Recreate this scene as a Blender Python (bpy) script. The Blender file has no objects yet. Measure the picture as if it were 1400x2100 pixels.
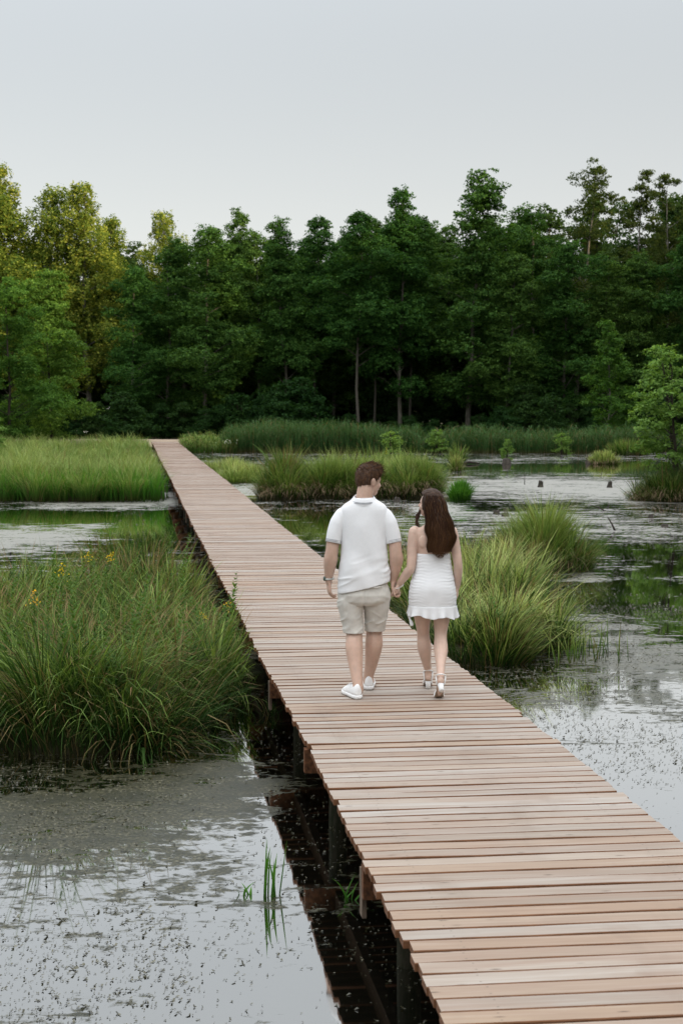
import bpy, bmesh, math, random
import numpy as np
from mathutils import Vector, Matrix

random.seed(7)
rng = np.random.default_rng(11)
R = math.radians
SC = bpy.context.scene
COL = SC.collection

# ------------------------------------------------------------------ camera
CAM_Z = 2.85            # above the water, which is z = 0
DECK_Z = 0.60
F = 3000.0              # focal length in pixels of the 1400 x 2100 photograph
PITCH = math.atan((1050 - 836) / F)
cam = bpy.data.cameras.new('camera')
cam.sensor_fit = 'VERTICAL'
cam.sensor_height = 36.0
cam.lens = F / 2100 * 36.0
cam.clip_start = 0.05
cam.clip_end = 5000
cam.dof.use_dof = True
cam.dof.focus_distance = 11.5
cam.dof.aperture_fstop = 5.6
camo = bpy.data.objects.new('camera', cam)
COL.objects.link(camo)
camo.location = (0, 0, CAM_Z)
camo.rotation_euler = (R(90) - PITCH, 0, 0)
SC.camera = camo

# ------------------------------------------------------------------ sky and sun
SUN_EL, SUN_AZ = R(10.0), R(126.0)       # azimuth from +Y towards +X
world = bpy.data.worlds.new('World')
SC.world = world
world.use_nodes = True
wn, wl = world.node_tree.nodes, world.node_tree.links
wn.clear()
w_out = wn.new('ShaderNodeOutputWorld')
w_bg = wn.new('ShaderNodeBackground')
w_bg.inputs['Strength'].default_value = 0.1
w_sky = wn.new('ShaderNodeTexSky')
w_sky.sky_type = 'NISHITA'
w_sky.sun_disc = False
w_sky.sun_elevation = SUN_EL
w_sky.sun_rotation = SUN_AZ
w_sky.air_density = 1.0
w_sky.dust_density = 2.0
w_hsv = wn.new('ShaderNodeHueSaturation')
w_hsv.inputs['Saturation'].default_value = 0.55
w_hsv.inputs['Value'].default_value = 0.55
wl.new(w_sky.outputs['Color'], w_hsv.inputs['Color'])
# thin high veil of cloud: pale grey, brighter towards the zenith
w_tc = wn.new('ShaderNodeTexCoord')
w_sep = wn.new('ShaderNodeSeparateXYZ')
wl.new(w_tc.outputs['Generated'], w_sep.inputs['Vector'])
w_ramp = wn.new('ShaderNodeValToRGB')
w_ramp.color_ramp.interpolation = 'CARDINAL'
e = w_ramp.color_ramp.elements
e[0].position = 0.0
e[0].color = (0.270, 0.268, 0.260, 1)
e[1].position = 1.0
e[1].color = (0.92, 0.94, 0.96, 1)
for pos, c_ in ((0.25, (0.186, 0.193, 0.198, 1)), (0.45, (0.34, 0.355, 0.365, 1))):
    m = w_ramp.color_ramp.elements.new(pos)
    m.color = c_
wl.new(w_sep.outputs['Z'], w_ramp.inputs['Fac'])
w_add = wn.new('ShaderNodeMix')
w_add.data_type = 'RGBA'
w_add.blend_type = 'ADD'
w_add.inputs['Factor'].default_value = 1.0
w_gain = wn.new('ShaderNodeMix')
w_gain.data_type = 'RGBA'
w_gain.blend_type = 'MULTIPLY'
w_gain.inputs['Factor'].default_value = 1.0
w_gain.inputs[7].default_value = (28.0, 28.0, 28.0, 1)
wl.new(w_ramp.outputs['Color'], w_gain.inputs[6])
wl.new(w_gain.outputs[2], w_add.inputs[6])
wl.new(w_hsv.outputs['Color'], w_add.inputs[7])
wl.new(w_add.outputs[2], w_bg.inputs['Color'])
wl.new(w_bg.outputs['Background'], w_out.inputs['Surface'])

sun = bpy.data.lights.new('sun', 'SUN')
sun.energy = 5.0
sun.angle = R(0.6)
sun.color = (1.0, 0.80, 0.46)
suno = bpy.data.objects.new('sun', sun)
COL.objects.link(suno)
to_sun = Vector((math.cos(SUN_EL) * math.sin(SUN_AZ), math.cos(SUN_EL) * math.cos(SUN_AZ), math.sin(SUN_EL)))
suno.rotation_euler = to_sun.to_track_quat('Z', 'Y').to_euler()
suno.location = (60, 20, 40)

SC.view_settings.view_transform = 'Standard'
SC.view_settings.look = 'None'
SC.view_settings.exposure = 0.0
SC.view_settings.gamma = 1.0
SC.view_settings.use_curve_mapping = False
SC.render.engine = 'CYCLES'
cy = SC.cycles
cy.use_denoising = True
cy.max_bounces = 6
cy.diffuse_bounces = 2
cy.glossy_bounces = 3
cy.transmission_bounces = 4
cy.transparent_max_bounces = 4
cy.caustics_reflective = False
cy.caustics_refractive = False
cy.sample_clamp_indirect = 4.0
cy.use_adaptive_sampling = True
cy.adaptive_threshold = 0.01

# ------------------------------------------------------------------ helpers
def tag(o, label=None, cat=None, group=None, kind=None):
    if label: o['label'] = label
    if cat: o['category'] = cat
    if group: o['group'] = group
    if kind: o['kind'] = kind
    return o

def link(o, parent=None):
    COL.objects.link(o)
    if parent is not None:
        o.parent = parent
    return o

def empty(name, loc=(0, 0, 0), rz=0.0):
    o = bpy.data.objects.new(name, None)
    o.empty_display_size = 0.2
    COL.objects.link(o)
    o.location = loc
    o.rotation_euler = (0, 0, rz)
    return o

def np_mesh(name, verts, faces, mat=None, smooth=False, attrs=None):
    """verts (n,3); faces: one (m,k) array or a list of such arrays."""
    me = bpy.data.meshes.new(name)
    verts = np.asarray(verts, dtype=np.float32)
    fl = faces if isinstance(faces, list) else [faces]
    fl = [np.asarray(f, dtype=np.int32) for f in fl if len(f)]
    nl = sum(f.size for f in fl)
    npoly = sum(len(f) for f in fl)
    me.vertices.add(len(verts))
    me.vertices.foreach_set('co', verts.ravel())
    me.loops.add(nl)
    me.loops.foreach_set('vertex_index', np.concatenate([f.ravel() for f in fl]))
    me.polygons.add(npoly)
    tot = np.concatenate([np.full(len(f), f.shape[1], dtype=np.int32) for f in fl])
    st = np.concatenate([[0], np.cumsum(tot)[:-1]]).astype(np.int32)
    me.polygons.foreach_set('loop_start', st)
    me.polygons.foreach_set('loop_total', tot)
    me.polygons.foreach_set('use_smooth', np.full(npoly, smooth, dtype=bool))
    if attrs:
        for k, v in attrs.items():
            v = np.asarray(v, dtype=np.float32)
            if v.ndim == 1:
                a = me.attributes.new(k, 'FLOAT', 'POINT')
                a.data.foreach_set('value', v)
            else:
                a = me.attributes.new(k, 'FLOAT_VECTOR', 'POINT')
                a.data.foreach_set('vector', v.ravel())
    me.update()
    me.validate()
    if mat is not None:
        me.materials.append(mat)
    return me

def np_obj(name, verts, faces, mat=None, parent=None, smooth=False, attrs=None):
    return link(bpy.data.objects.new(name, np_mesh(name, verts, faces, mat, smooth, attrs)), parent)

class MB:
    """collects simple shapes into one mesh"""
    def __init__(self):
        self.v, self.q, self.t, self.n = [], [], [], 0
    def add(self, v, q=None, t=None):
        v = np.asarray(v, float).reshape(-1, 3)
        if q is not None and len(q): self.q.append(np.asarray(q, int) + self.n)
        if t is not None and len(t): self.t.append(np.asarray(t, int) + self.n)
        self.v.append(v)
        self.n += len(v)
    def box(self, c, s, rot=None):
        x, y, z = [k / 2 for k in s]
        v = np.array([(-x,-y,-z),(x,-y,-z),(x,y,-z),(-x,y,-z),(-x,-y,z),(x,-y,z),(x,y,z),(-x,y,z)])
        if rot is not None: v = v @ np.array(rot).T
        self.add(v + np.array(c), [(3,2,1,0),(4,5,6,7),(0,1,5,4),(1,2,6,5),(2,3,7,6),(3,0,4,7)])
    def tube(self, pts, rad, n=8, ell=None, ref=(0, 1, 0), cap=True, round_end=False):
        """tube along pts; rad per point; ell = per point factor on the second axis"""
        pts = np.asarray(pts, float)
        k = len(pts)
        rad = np.broadcast_to(np.asarray(rad, float), (k,)).copy()
        ell = np.ones(k) if ell is None else np.broadcast_to(np.asarray(ell, float), (k,)).copy()
        if round_end:
            t0 = pts[0] - pts[1]; t0 /= np.linalg.norm(t0) + 1e-9
            t1 = pts[-1] - pts[-2]; t1 /= np.linalg.norm(t1) + 1e-9
            a = np.array([0.98, 0.8, 0.45])
            hb = np.sqrt(1 - a[::-1] ** 2)
            pre = np.array([pts[0] + t0 * rad[0] * x for x in a])
            post = np.array([pts[-1] + t1 * rad[-1] * x for x in a[::-1]])
            ra = np.sqrt(1 - a ** 2)
            rad = np.concatenate([rad[0] * ra, rad, rad[-1] * np.sqrt(1 - a[::-1] ** 2)])
            ell = np.concatenate([[ell[0]] * 3, ell, [ell[-1]] * 3])
            pts = np.vstack([pre, pts, post])
            k = len(pts)
        tan = np.gradient(pts, axis=0)
        tan /= np.linalg.norm(tan, axis=1)[:, None] + 1e-9
        ref = np.asarray(ref, float)
        ax = np.cross(tan, ref)
        bad = np.linalg.norm(ax, axis=1) < 1e-3
        ax[bad] = np.cross(tan[bad], (1.0, 0.03, 0.01))
        ax /= np.linalg.norm(ax, axis=1)[:, None]
        bx = np.cross(ax, tan)
        an = np.linspace(0, 2 * np.pi, n, endpoint=False)
        v = (pts[:, None] + ax[:, None] * (rad[:, None] * np.cos(an))[..., None]
             + bx[:, None] * ((rad * ell)[:, None] * np.sin(an))[..., None]).reshape(-1, 3)
        i = np.arange(k - 1)[:, None] * n
        j = np.arange(n)[None]
        jn = (j + 1) % n
        q = np.stack([i + j, i + jn, i + n + jn, i + n + j], -1).reshape(-1, 4)
        t = []
        if cap:
            v = np.vstack([v, pts[0], pts[-1]])
            c0, c1 = k * n, k * n + 1
            t = [(c0, (a + 1) % n, a) for a in range(n)] + [(c1, (k - 1) * n + a, (k - 1) * n + (a + 1) % n) for a in range(n)]
        self.add(v, q, t)
    def ellipsoid(self, c, r, n=16, m=10, rot=None):
        th = np.linspace(0, np.pi, m + 1)
        an = np.linspace(0, 2 * np.pi, n, endpoint=False)
        v = np.stack([np.outer(np.sin(th), np.cos(an)), np.outer(np.sin(th), np.sin(an)), np.outer(np.cos(th), np.ones(n))], -1).reshape(-1, 3)
        v = v * np.array(r)
        if rot is not None: v = v @ np.array(rot).T
        i = np.arange(m)[:, None] * n
        j = np.arange(n)[None]
        jn = (j + 1) % n
        self.add(v + np.array(c), np.stack([i + j, i + n + j, i + n + jn, i + jn], -1).reshape(-1, 4))
    def loft(self, rings, cap0=True, cap1=True):
        """rings: list of (n,3) arrays"""
        n = len(rings[0]); k = len(rings)
        v = np.vstack(rings)
        i = np.arange(k - 1)[:, None] * n
        j = np.arange(n)[None]
        jn = (j + 1) % n
        q = np.stack([i + j, i + jn, i + n + jn, i + n + j], -1).reshape(-1, 4)
        t = []
        if cap0:
            v = np.vstack([v, rings[0].mean(0)]); c = len(v) - 1
            t += [(c, (a + 1) % n, a) for a in range(n)]
        if cap1:
            v = np.vstack([v, rings[-1].mean(0)]); c = len(v) - 1
            t += [(c, (k - 1) * n + a, (k - 1) * n + (a + 1) % n) for a in range(n)]
        self.add(v, q, t)
    def mesh(self, name, mat=None, smooth=False):
        f = []
        if self.q: f.append(np.vstack(self.q))
        if self.t: f.append(np.vstack(self.t))
        return np_mesh(name, np.vstack(self.v), f, mat, smooth)
    def build(self, name, mat=None, parent=None, smooth=False):
        return link(bpy.data.objects.new(name, self.mesh(name, mat, smooth)), parent)

def ring(cx, cy, z, rx, ry, n=40, p=2.0, tx=0.0, ty=0.0):
    """superellipse ring; tx, ty tilt z with x and y"""
    a = np.linspace(0, 2 * np.pi, n, endpoint=False)
    c, s = np.cos(a), np.sin(a)
    x = rx * np.sign(c) * np.abs(c) ** (2 / p)
    y = ry * np.sign(s) * np.abs(s) ** (2 / p)
    return np.stack([cx + x, cy + y, z + tx * x + ty * y], -1)

def ground_pt(px, py, z=0.0):
    """where the sight line of a photograph pixel meets the level z (used to survey the place)"""
    u, v = (px - 700) / F, (1050 - py) / F
    d = (u, math.cos(PITCH) + v * math.sin(PITCH), -math.sin(PITCH) + v * math.cos(PITCH))
    t = (z - CAM_Z) / d[2]
    return (d[0] * t, d[1] * t, z)

def height_at(py, dist):
    return CAM_Z + (836 - py) / F * dist

def deck_left(y):
    return 1.112 - 0.141 * y
def deck_right(y):
    return 2.811 - 0.141 * y

# value noise in numpy
_perm = rng.random((64, 64, 64)).astype(np.float32)
def vnoise(p):
    p = np.asarray(p, float)
    i = np.floor(p).astype(int)
    f = p - i
    f = f * f * (3 - 2 * f)
    out = 0
    for dx in (0, 1):
        for dy in (0, 1):
            for dz in (0, 1):
                w = (f[..., 0] if dx else 1 - f[..., 0]) * (f[..., 1] if dy else 1 - f[..., 1]) * (f[..., 2] if dz else 1 - f[..., 2])
                out = out + w * _perm[(i[..., 0] + dx) % 64, (i[..., 1] + dy) % 64, (i[..., 2] + dz) % 64]
    return out * 2 - 1
def fbm(p, o=3):
    p = np.asarray(p, float)
    s, a = 0, 1.0
    for k in range(o):
        s = s + a * vnoise(p * 2 ** k + 7.3 * k)
        a *= 0.5
    return s

# ------------------------------------------------------------------ materials
MATS = {}
def new_mat(name):
    m = bpy.data.materials.new(name)
    m.use_nodes = True
    m.node_tree.nodes.clear()
    MATS[name] = m
    return m, m.node_tree.nodes, m.node_tree.links

def nd(n, t, **kw):
    x = n.new(t)
    for k, v in kw.items():
        setattr(x, k, v)
    return x

def mixc(n, l, fac, a, b, mode='MIX'):
    x = n.new('ShaderNodeMix'); x.data_type = 'RGBA'; x.blend_type = mode
    for idx, val in ((0, fac), (6, a), (7, b)):
        if hasattr(val, 'links') or hasattr(val, 'is_output'):
            l.new(val, x.inputs[idx])
        elif idx == 0:
            x.inputs[0].default_value = val
        else:
            x.inputs[idx].default_value = (*val, 1)
    return x.outputs[2]

def ramp(n, l, fac, stops, interp='LINEAR'):
    x = n.new('ShaderNodeValToRGB')
    x.color_ramp.interpolation = interp
    el = x.color_ramp.elements
    while len(el) < len(stops): el.new(0.5)
    for i, (p, c) in enumerate(stops):
        el[i].position = p
        el[i].color = (*c, 1) if len(c) == 3 else c
    l.new(fac, x.inputs['Fac'])
    return x.outputs['Color']

def noise(n, l, vec, scale, detail=3, rough=0.55, dist=0.0):
    x = n.new('ShaderNodeTexNoise')
    x.inputs['Scale'].default_value = scale
    x.inputs['Detail'].default_value = detail
    x.inputs['Roughness'].default_value = rough
    x.inputs['Distortion'].default_value = dist
    if vec is not None: l.new(vec, x.inputs['Vector'])
    return x

def mapping(n, l, vec, scale=(1, 1, 1), loc=(0, 0, 0), rot=(0, 0, 0)):
    x = n.new('ShaderNodeMapping')
    x.inputs['Scale'].default_value = scale
    x.inputs['Location'].default_value = loc
    x.inputs['Rotation'].default_value = rot
    l.new(vec, x.inputs['Vector'])
    return x.outputs['Vector']

def mrange(n, l, val, a, b, c=0.0, d=1.0):
    x = n.new('ShaderNodeMapRange')
    x.inputs[1].default_value = a; x.inputs[2].default_value = b
    x.inputs[3].default_value = c; x.inputs[4].default_value = d
    l.new(val, x.inputs[0])
    return x.outputs[0]

def math_n(n, l, op, a, b=None):
    x = n.new('ShaderNodeMath'); x.operation = op
    for i, v in enumerate((a, b)):
        if v is None: continue
        if isinstance(v, (int, float)): x.inputs[i].default_value = v
        else: l.new(v, x.inputs[i])
    return x.outputs[0]

def leaf_mat(name, dark, mid, light, transl=0.35, rough=0.7, spec=0.08):
    """foliage: colour varies per leaf and per tree"""
    m, n, l = new_mat(name)
    geo = nd(n, 'ShaderNodeNewGeometry')
    oi = nd(n, 'ShaderNodeObjectInfo')
    c = ramp(n, l, geo.outputs['Random Per Island'], [(0.0, dark), (0.55, mid), (1.0, light)])
    hs = nd(n, 'ShaderNodeHueSaturation')
    l.new(c, hs.inputs['Color'])
    l.new(mrange(n, l, oi.outputs['Random'], 0, 1, 0.485, 0.515), hs.inputs['Hue'])
    l.new(mrange(n, l, oi.outputs['Random'], 0, 1, 1.15, 0.85), hs.inputs['Value'])
    p = nd(n, 'ShaderNodeBsdfPrincipled')
    p.inputs['Roughness'].default_value = rough
    p.inputs['Specular IOR Level'].default_value = spec
    l.new(hs.outputs['Color'], p.inputs['Base Color'])
    tr = nd(n, 'ShaderNodeBsdfTranslucent')
    tc = mixc(n, l, 1.0, hs.outputs['Color'], (1.5, 1.45, 0.6), 'MULTIPLY')
    l.new(tc, tr.inputs['Color'])
    mx = nd(n, 'ShaderNodeMixShader')
    mx.inputs[0].default_value = transl
    l.new(p.outputs[0], mx.inputs[1]); l.new(tr.outputs[0], mx.inputs[2])
    o = nd(n, 'ShaderNodeOutputMaterial')
    l.new(mx.outputs[0], o.inputs['Surface'])
    return m

def blade_mat(name, base, mid, tip, alt, transl=0.3, dry=(0.24, 0.17, 0.08), dry_amt=0.12):
    """grass blades: point attributes t (0 root, 1 tip) and r (random per blade)"""
    m, n, l = new_mat(name)
    at = nd(n, 'ShaderNodeAttribute', attribute_name='t')
    ar = nd(n, 'ShaderNodeAttribute', attribute_name='r')
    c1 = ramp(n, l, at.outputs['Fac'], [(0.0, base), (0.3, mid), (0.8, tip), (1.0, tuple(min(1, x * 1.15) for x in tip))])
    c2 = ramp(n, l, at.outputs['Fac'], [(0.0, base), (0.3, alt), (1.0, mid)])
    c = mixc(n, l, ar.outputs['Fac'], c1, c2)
    f = math_n(n, l, 'GREATER_THAN', ar.outputs['Fac'], 1.0 - dry_amt)
    c = mixc(n, l, math_n(n, l, 'MULTIPLY', f, 0.75), c, dry)
    p = nd(n, 'ShaderNodeBsdfPrincipled')
    p.inputs['Roughness'].default_value = 0.6
    p.inputs['Specular IOR Level'].default_value = 0.1
    l.new(c, p.inputs['Base Color'])
    tr = nd(n, 'ShaderNodeBsdfTranslucent')
    l.new(mixc(n, l, 1.0, c, (1.35, 1.35, 0.7), 'MULTIPLY'), tr.inputs['Color'])
    mx = nd(n, 'ShaderNodeMixShader')
    mx.inputs[0].default_value = transl
    l.new(p.outputs[0], mx.inputs[1]); l.new(tr.outputs[0], mx.inputs[2])
    o = nd(n, 'ShaderNodeOutputMaterial')
    l.new(mx.outputs[0], o.inputs['Surface'])
    return m

def simple_mat(name, col, rough=0.6, spec=0.3, var=0.15, scale=8.0, bump=0.0, bscale=60.0, sss=0.0, stretch=(1, 1, 1), col2=None):
    m, n, l = new_mat(name)
    tc = nd(n, 'ShaderNodeTexCoord')
    v = mapping(n, l, tc.outputs['Object'], stretch)
    ns = noise(n, l, v, scale, 4, 0.6)
    lo = tuple(max(0, x * (1 - var)) for x in col) if col2 is None else col2
    hi = tuple(min(1, x * (1 + var)) for x in col)
    c = ramp(n, l, ns.outputs['Fac'], [(0.3, lo), (0.7, hi)])
    p = nd(n, 'ShaderNodeBsdfPrincipled')
    l.new(c, p.inputs['Base Color'])
    p.inputs['Roughness'].default_value = rough
    p.inputs['Specular IOR Level'].default_value = spec
    if sss:
        p.inputs['Subsurface Weight'].default_value = sss
        p.inputs['Subsurface Radius'].default_value = (0.012, 0.005, 0.003)
        p.inputs['Subsurface Scale'].default_value = 1.0
    if bump:
        b = nd(n, 'ShaderNodeBump')
        b.inputs['Strength'].default_value = bump
        b.inputs['Distance'].default_value = 0.01
        nb = noise(n, l, v, bscale, 4, 0.6)
        l.new(nb.outputs['Fac'], b.inputs['Height'])
        l.new(b.outputs[0], p.inputs['Normal'])
    o = nd(n, 'ShaderNodeOutputMaterial')
    l.new(p.outputs[0], o.inputs['Surface'])
    return m

def wood_mats():
    # weathered top face
    m, n, l = new_mat('board_top')
    tc = nd(n, 'ShaderNodeTexCoord')
    oi = nd(n, 'ShaderNodeObjectInfo')
    geo = nd(n, 'ShaderNodeNewGeometry')
    rnd = math_n(n, l, 'FRACT', math_n(n, l, 'ADD', oi.outputs['Random'], geo.outputs['Random Per Island']))
    off = nd(n, 'ShaderNodeCombineXYZ')
    l.new(math_n(n, l, 'MULTIPLY', rnd, 37.0), off.inputs[0])
    l.new(math_n(n, l, 'MULTIPLY', rnd, 91.0), off.inputs[1])
    va = nd(n, 'ShaderNodeVectorMath', operation='ADD')
    l.new(tc.outputs['Object'], va.inputs[0]); l.new(off.outputs[0], va.inputs[1])
    vec = va.outputs[0]
    g = noise(n, l, mapping(n, l, vec, (1.6, 34, 34)), 1.0, 5, 0.65, 0.4)
    g2 = noise(n, l, mapping(n, l, vec, (0.9, 7, 7)), 1.0, 3, 0.6, 0.8)
    base = ramp(n, l, rnd, [(0.0, (0.345, 0.240, 0.168)), (0.25, (0.388, 0.336, 0.290)), (0.5, (0.290, 0.220, 0.168)),
                            (0.72, (0.430, 0.395, 0.358)), (1.0, (0.365, 0.262, 0.184))])
    warm = mixc(n, l, mrange(n, l, g2.outputs['Fac'], 0.42, 0.68, 0.0, 0.6), base, (0.30, 0.20, 0.145))
    grain = mixc(n, l, mrange(n, l, g.outputs['Fac'], 0.35, 0.75, 0.0, 0.36), warm, (0.17, 0.125, 0.095))
    pale = mixc(n, l, mrange(n, l, g.outputs['Fac'], 0.5, 0.25, 0.0, 0.25), grain, (0.41, 0.405, 0.39))
    # knots and nail heads
    vo = nd(n, 'ShaderNodeTexVoronoi')
    vo.inputs['Scale'].default_value = 1.0
    l.new(mapping(n, l, vec, (4.0, 15, 8)), vo.inputs['Vector'])
    kn = mrange(n, l, vo.outputs['Distance'], 0.03, 0.13, 0.8, 0.0)
    n3 = noise(n, l, mapping(n, l, vec, (7, 18, 7)), 1.0, 4, 0.7)
    sp = mrange(n, l, n3.outputs['Fac'], 0.66, 0.74, 0.0, 0.35)
    fin = mixc(n, l, kn, pale, (0.085, 0.055, 0.035))
    fin = mixc(n, l, sp, fin, (0.12, 0.10, 0.085))
    # nail heads over the stringers
    sx = nd(n, 'ShaderNodeSeparateXYZ'); l.new(tc.outputs['Object'], sx.inputs[0])
    dx = math_n(n, l, 'SUBTRACT', math_n(n, l, 'ABSOLUTE', sx.outputs[0]), 0.62)
    dy = math_n(n, l, 'SUBTRACT', math_n(n, l, 'ABSOLUTE', sx.outputs[1]), 0.032)
    dd = math_n(n, l, 'SQRT', math_n(n, l, 'ADD', math_n(n, l, 'MULTIPLY', dx, dx), math_n(n, l, 'MULTIPLY', dy, dy)))
    fin = mixc(n, l, mrange(n, l, dd, 0.003, 0.0065, 0.45, 0.0), fin, (0.05, 0.042, 0.038))
    # scuffs and damp stains running over several boards
    st = noise(n, l, mapping(n, l, geo.outputs['Position'], (1.6, 1.1, 1)), 1.0, 5, 0.65, 0.6)
    fin = mixc(n, l, mrange(n, l, st.outputs['Fac'], 0.52, 0.75, 0.0, 0.42), fin, (0.20, 0.150, 0.115))
    p = nd(n, 'ShaderNodeBsdfPrincipled')
    l.new(fin, p.inputs['Base Color'])
    p.inputs['Roughness'].default_value = 0.62
    p.inputs['Specular IOR Level'].default_value = 0.35
    b = nd(n, 'ShaderNodeBump')
    b.inputs['Strength'].default_value = 0.35
    b.inputs['Distance'].default_value = 0.004
    l.new(g.outputs['Fac'], b.inputs['Height'])
    l.new(b.outputs[0], p.inputs['Normal'])
    o = nd(n, 'ShaderNodeOutputMaterial')
    l.new(p.outputs[0], o.inputs['Surface'])
    # sawn, unweathered sides
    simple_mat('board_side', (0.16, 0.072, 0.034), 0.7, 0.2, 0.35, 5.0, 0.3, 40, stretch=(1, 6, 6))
    simple_mat('board_under', (0.045, 0.026, 0.015), 0.85, 0.1, 0.4, 5.0, 0.3, 40, stretch=(1, 6, 6))  # wet undersides, coloured darker still so shade below the deck reads black
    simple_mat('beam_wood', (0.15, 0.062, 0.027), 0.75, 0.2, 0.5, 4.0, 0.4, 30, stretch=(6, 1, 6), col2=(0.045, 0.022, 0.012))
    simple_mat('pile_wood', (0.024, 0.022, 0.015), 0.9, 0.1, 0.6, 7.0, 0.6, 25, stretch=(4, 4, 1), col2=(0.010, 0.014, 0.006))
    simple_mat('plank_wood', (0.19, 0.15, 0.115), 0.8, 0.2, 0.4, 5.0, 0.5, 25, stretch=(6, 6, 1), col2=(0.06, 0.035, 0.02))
wood_mats()

def water_material():
    m, n, l = new_mat('water')
    tc = nd(n, 'ShaderNodeTexCoord')
    v = tc.outputs['Object']
    fb = nd(n, 'ShaderNodeAttribute', attribute_name='film')
    big = noise(n, l, mapping(n, l, v, (0.22, 0.42, 1)), 1.0, 4, 0.6, 0.6)
    mid = noise(n, l, mapping(n, l, v, (1.1, 2.3, 1), (5, 3, 0)), 1.0, 5, 0.65, 0.8)
    fine = noise(n, l, mapping(n, l, v, (9, 14, 1)), 1.0, 4, 0.65, 0.5)
    s = math_n(n, l, 'ADD', math_n(n, l, 'MULTIPLY', big.outputs['Fac'], 0.6), math_n(n, l, 'MULTIPLY', mid.outputs['Fac'], 1.3))
    s = math_n(n, l, 'ADD', s, math_n(n, l, 'MULTIPLY', fine.outputs['Fac'], 1.1))
    s = math_n(n, l, 'ADD', s, fb.outputs['Fac'])
    mask = mrange(n, l, s, 1.57, 1.70, 0.0, 1.0)
    # mirror of dark peaty water
    lw = nd(n, 'ShaderNodeLayerWeight')
    lw.inputs['Blend'].default_value = 0.5
    refl = ramp(n, l, lw.outputs['Facing'], [(0.0, (0.03,) * 3), (0.5, (0.34,) * 3), (0.66, (0.68,) * 3), (0.8, (0.97,) * 3), (1.0, (1.0,) * 3)])
    gl = nd(n, 'ShaderNodeBsdfGlossy')
    gl.inputs['Roughness'].default_value = 0.035
    gl.inputs['Color'].default_value = (1.0, 0.985, 0.965, 1)
    rip = noise(n, l, mapping(n, l, v, (1.3, 1.3, 1)), 1.0, 3, 0.5)
    bw = nd(n, 'ShaderNodeBump')
    bw.inputs['Strength'].default_value = 0.03
    bw.inputs['Distance'].default_value = 0.02
    l.new(rip.outputs['Fac'], bw.inputs['Height'])
    l.new(bw.outputs[0], gl.inputs['Normal'])
    df = nd(n, 'ShaderNodeBsdfDiffuse')
    df.inputs['Color'].default_value = (0.004, 0.0045, 0.003, 1)
    wat = nd(n, 'ShaderNodeMixShader')
    l.new(refl, wat.inputs[0]); l.new(df.outputs[0], wat.inputs[1]); l.new(gl.outputs[0], wat.inputs[2])
    # film of duckweed and scum
    spk = noise(n, l, mapping(n, l, v, (38, 38, 1)), 1.0, 3, 0.7)
    fc = ramp(n, l, spk.outputs['Fac'], [(0.36, (0.008, 0.009, 0.004)), (0.48, (0.040, 0.038, 0.018)), (0.60, (0.115, 0.105, 0.062)), (0.76, (0.28, 0.26, 0.20))])
    fp = nd(n, 'ShaderNodeBsdfPrincipled')
    pat = noise(n, l, mapping(n, l, v, (3.1, 4.7, 1), (9, 2, 0)), 1.0, 4, 0.7, 0.5)
    fc = mixc(n, l, mrange(n, l, pat.outputs['Fac'], 0.40, 0.62, 0.75, 0.0), fc, (0.016, 0.018, 0.008))
    l.new(fc, fp.inputs['Base Color'])
    fp.inputs['Roughness'].default_value = 0.30
    fp.inputs['Specular IOR Level'].default_value = 0.5
    bf = nd(n, 'ShaderNodeBump')
    bf.inputs['Strength'].default_value = 0.6
    bf.inputs['Distance'].default_value = 0.012
    l.new(spk.outputs['Fac'], bf.inputs['Height'])
    l.new(bf.outputs[0], fp.inputs['Normal'])
    # the rough film shines broadly at a flat angle
    sh = nd(n, 'ShaderNodeBsdfGlossy')
    sh.inputs['Roughness'].default_value = 0.5
    l.new(mixc(n, l, 0.75, fc, (0.95, 0.93, 0.88)), sh.inputs['Color'])
    l.new(bf.outputs[0], sh.inputs['Normal'])
    shf = ramp(n, l, lw.outputs['Facing'], [(0.78, (0.0,) * 3), (0.88, (0.30,) * 3), (0.94, (0.50,) * 3), (1.0, (0.6,) * 3)])
    fm = nd(n, 'ShaderNodeMixShader')
    l.new(shf, fm.inputs[0]); l.new(fp.outputs[0], fm.inputs[1]); l.new(sh.outputs[0], fm.inputs[2])
    mx = nd(n, 'ShaderNodeMixShader')
    l.new(mask, mx.inputs[0]); l.new(wat.outputs[0], mx.inputs[1]); l.new(fm.outputs[0], mx.inputs[2])
    o = nd(n, 'ShaderNodeOutputMaterial')
    l.new(mx.outputs[0], o.inputs['Surface'])
water_material()

simple_mat('soil', (0.045, 0.034, 0.02), 0.9, 0.1, 0.5, 1.5, 0.5, 12, col2=(0.02, 0.022, 0.01))
simple_mat('forest_floor', (0.05, 0.05, 0.022), 0.95, 0.1, 0.5, 0.8, 0.5, 8, col2=(0.03, 0.024, 0.014))
simple_mat('sand', (0.36, 0.28, 0.21), 0.9, 0.1, 0.25, 1.2, 0.4, 20)
simple_mat('mound', (0.03, 0.026, 0.014), 0.95, 0.1, 0.5, 6.0, 0.5, 20, col2=(0.014, 0.018, 0.007))

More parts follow.
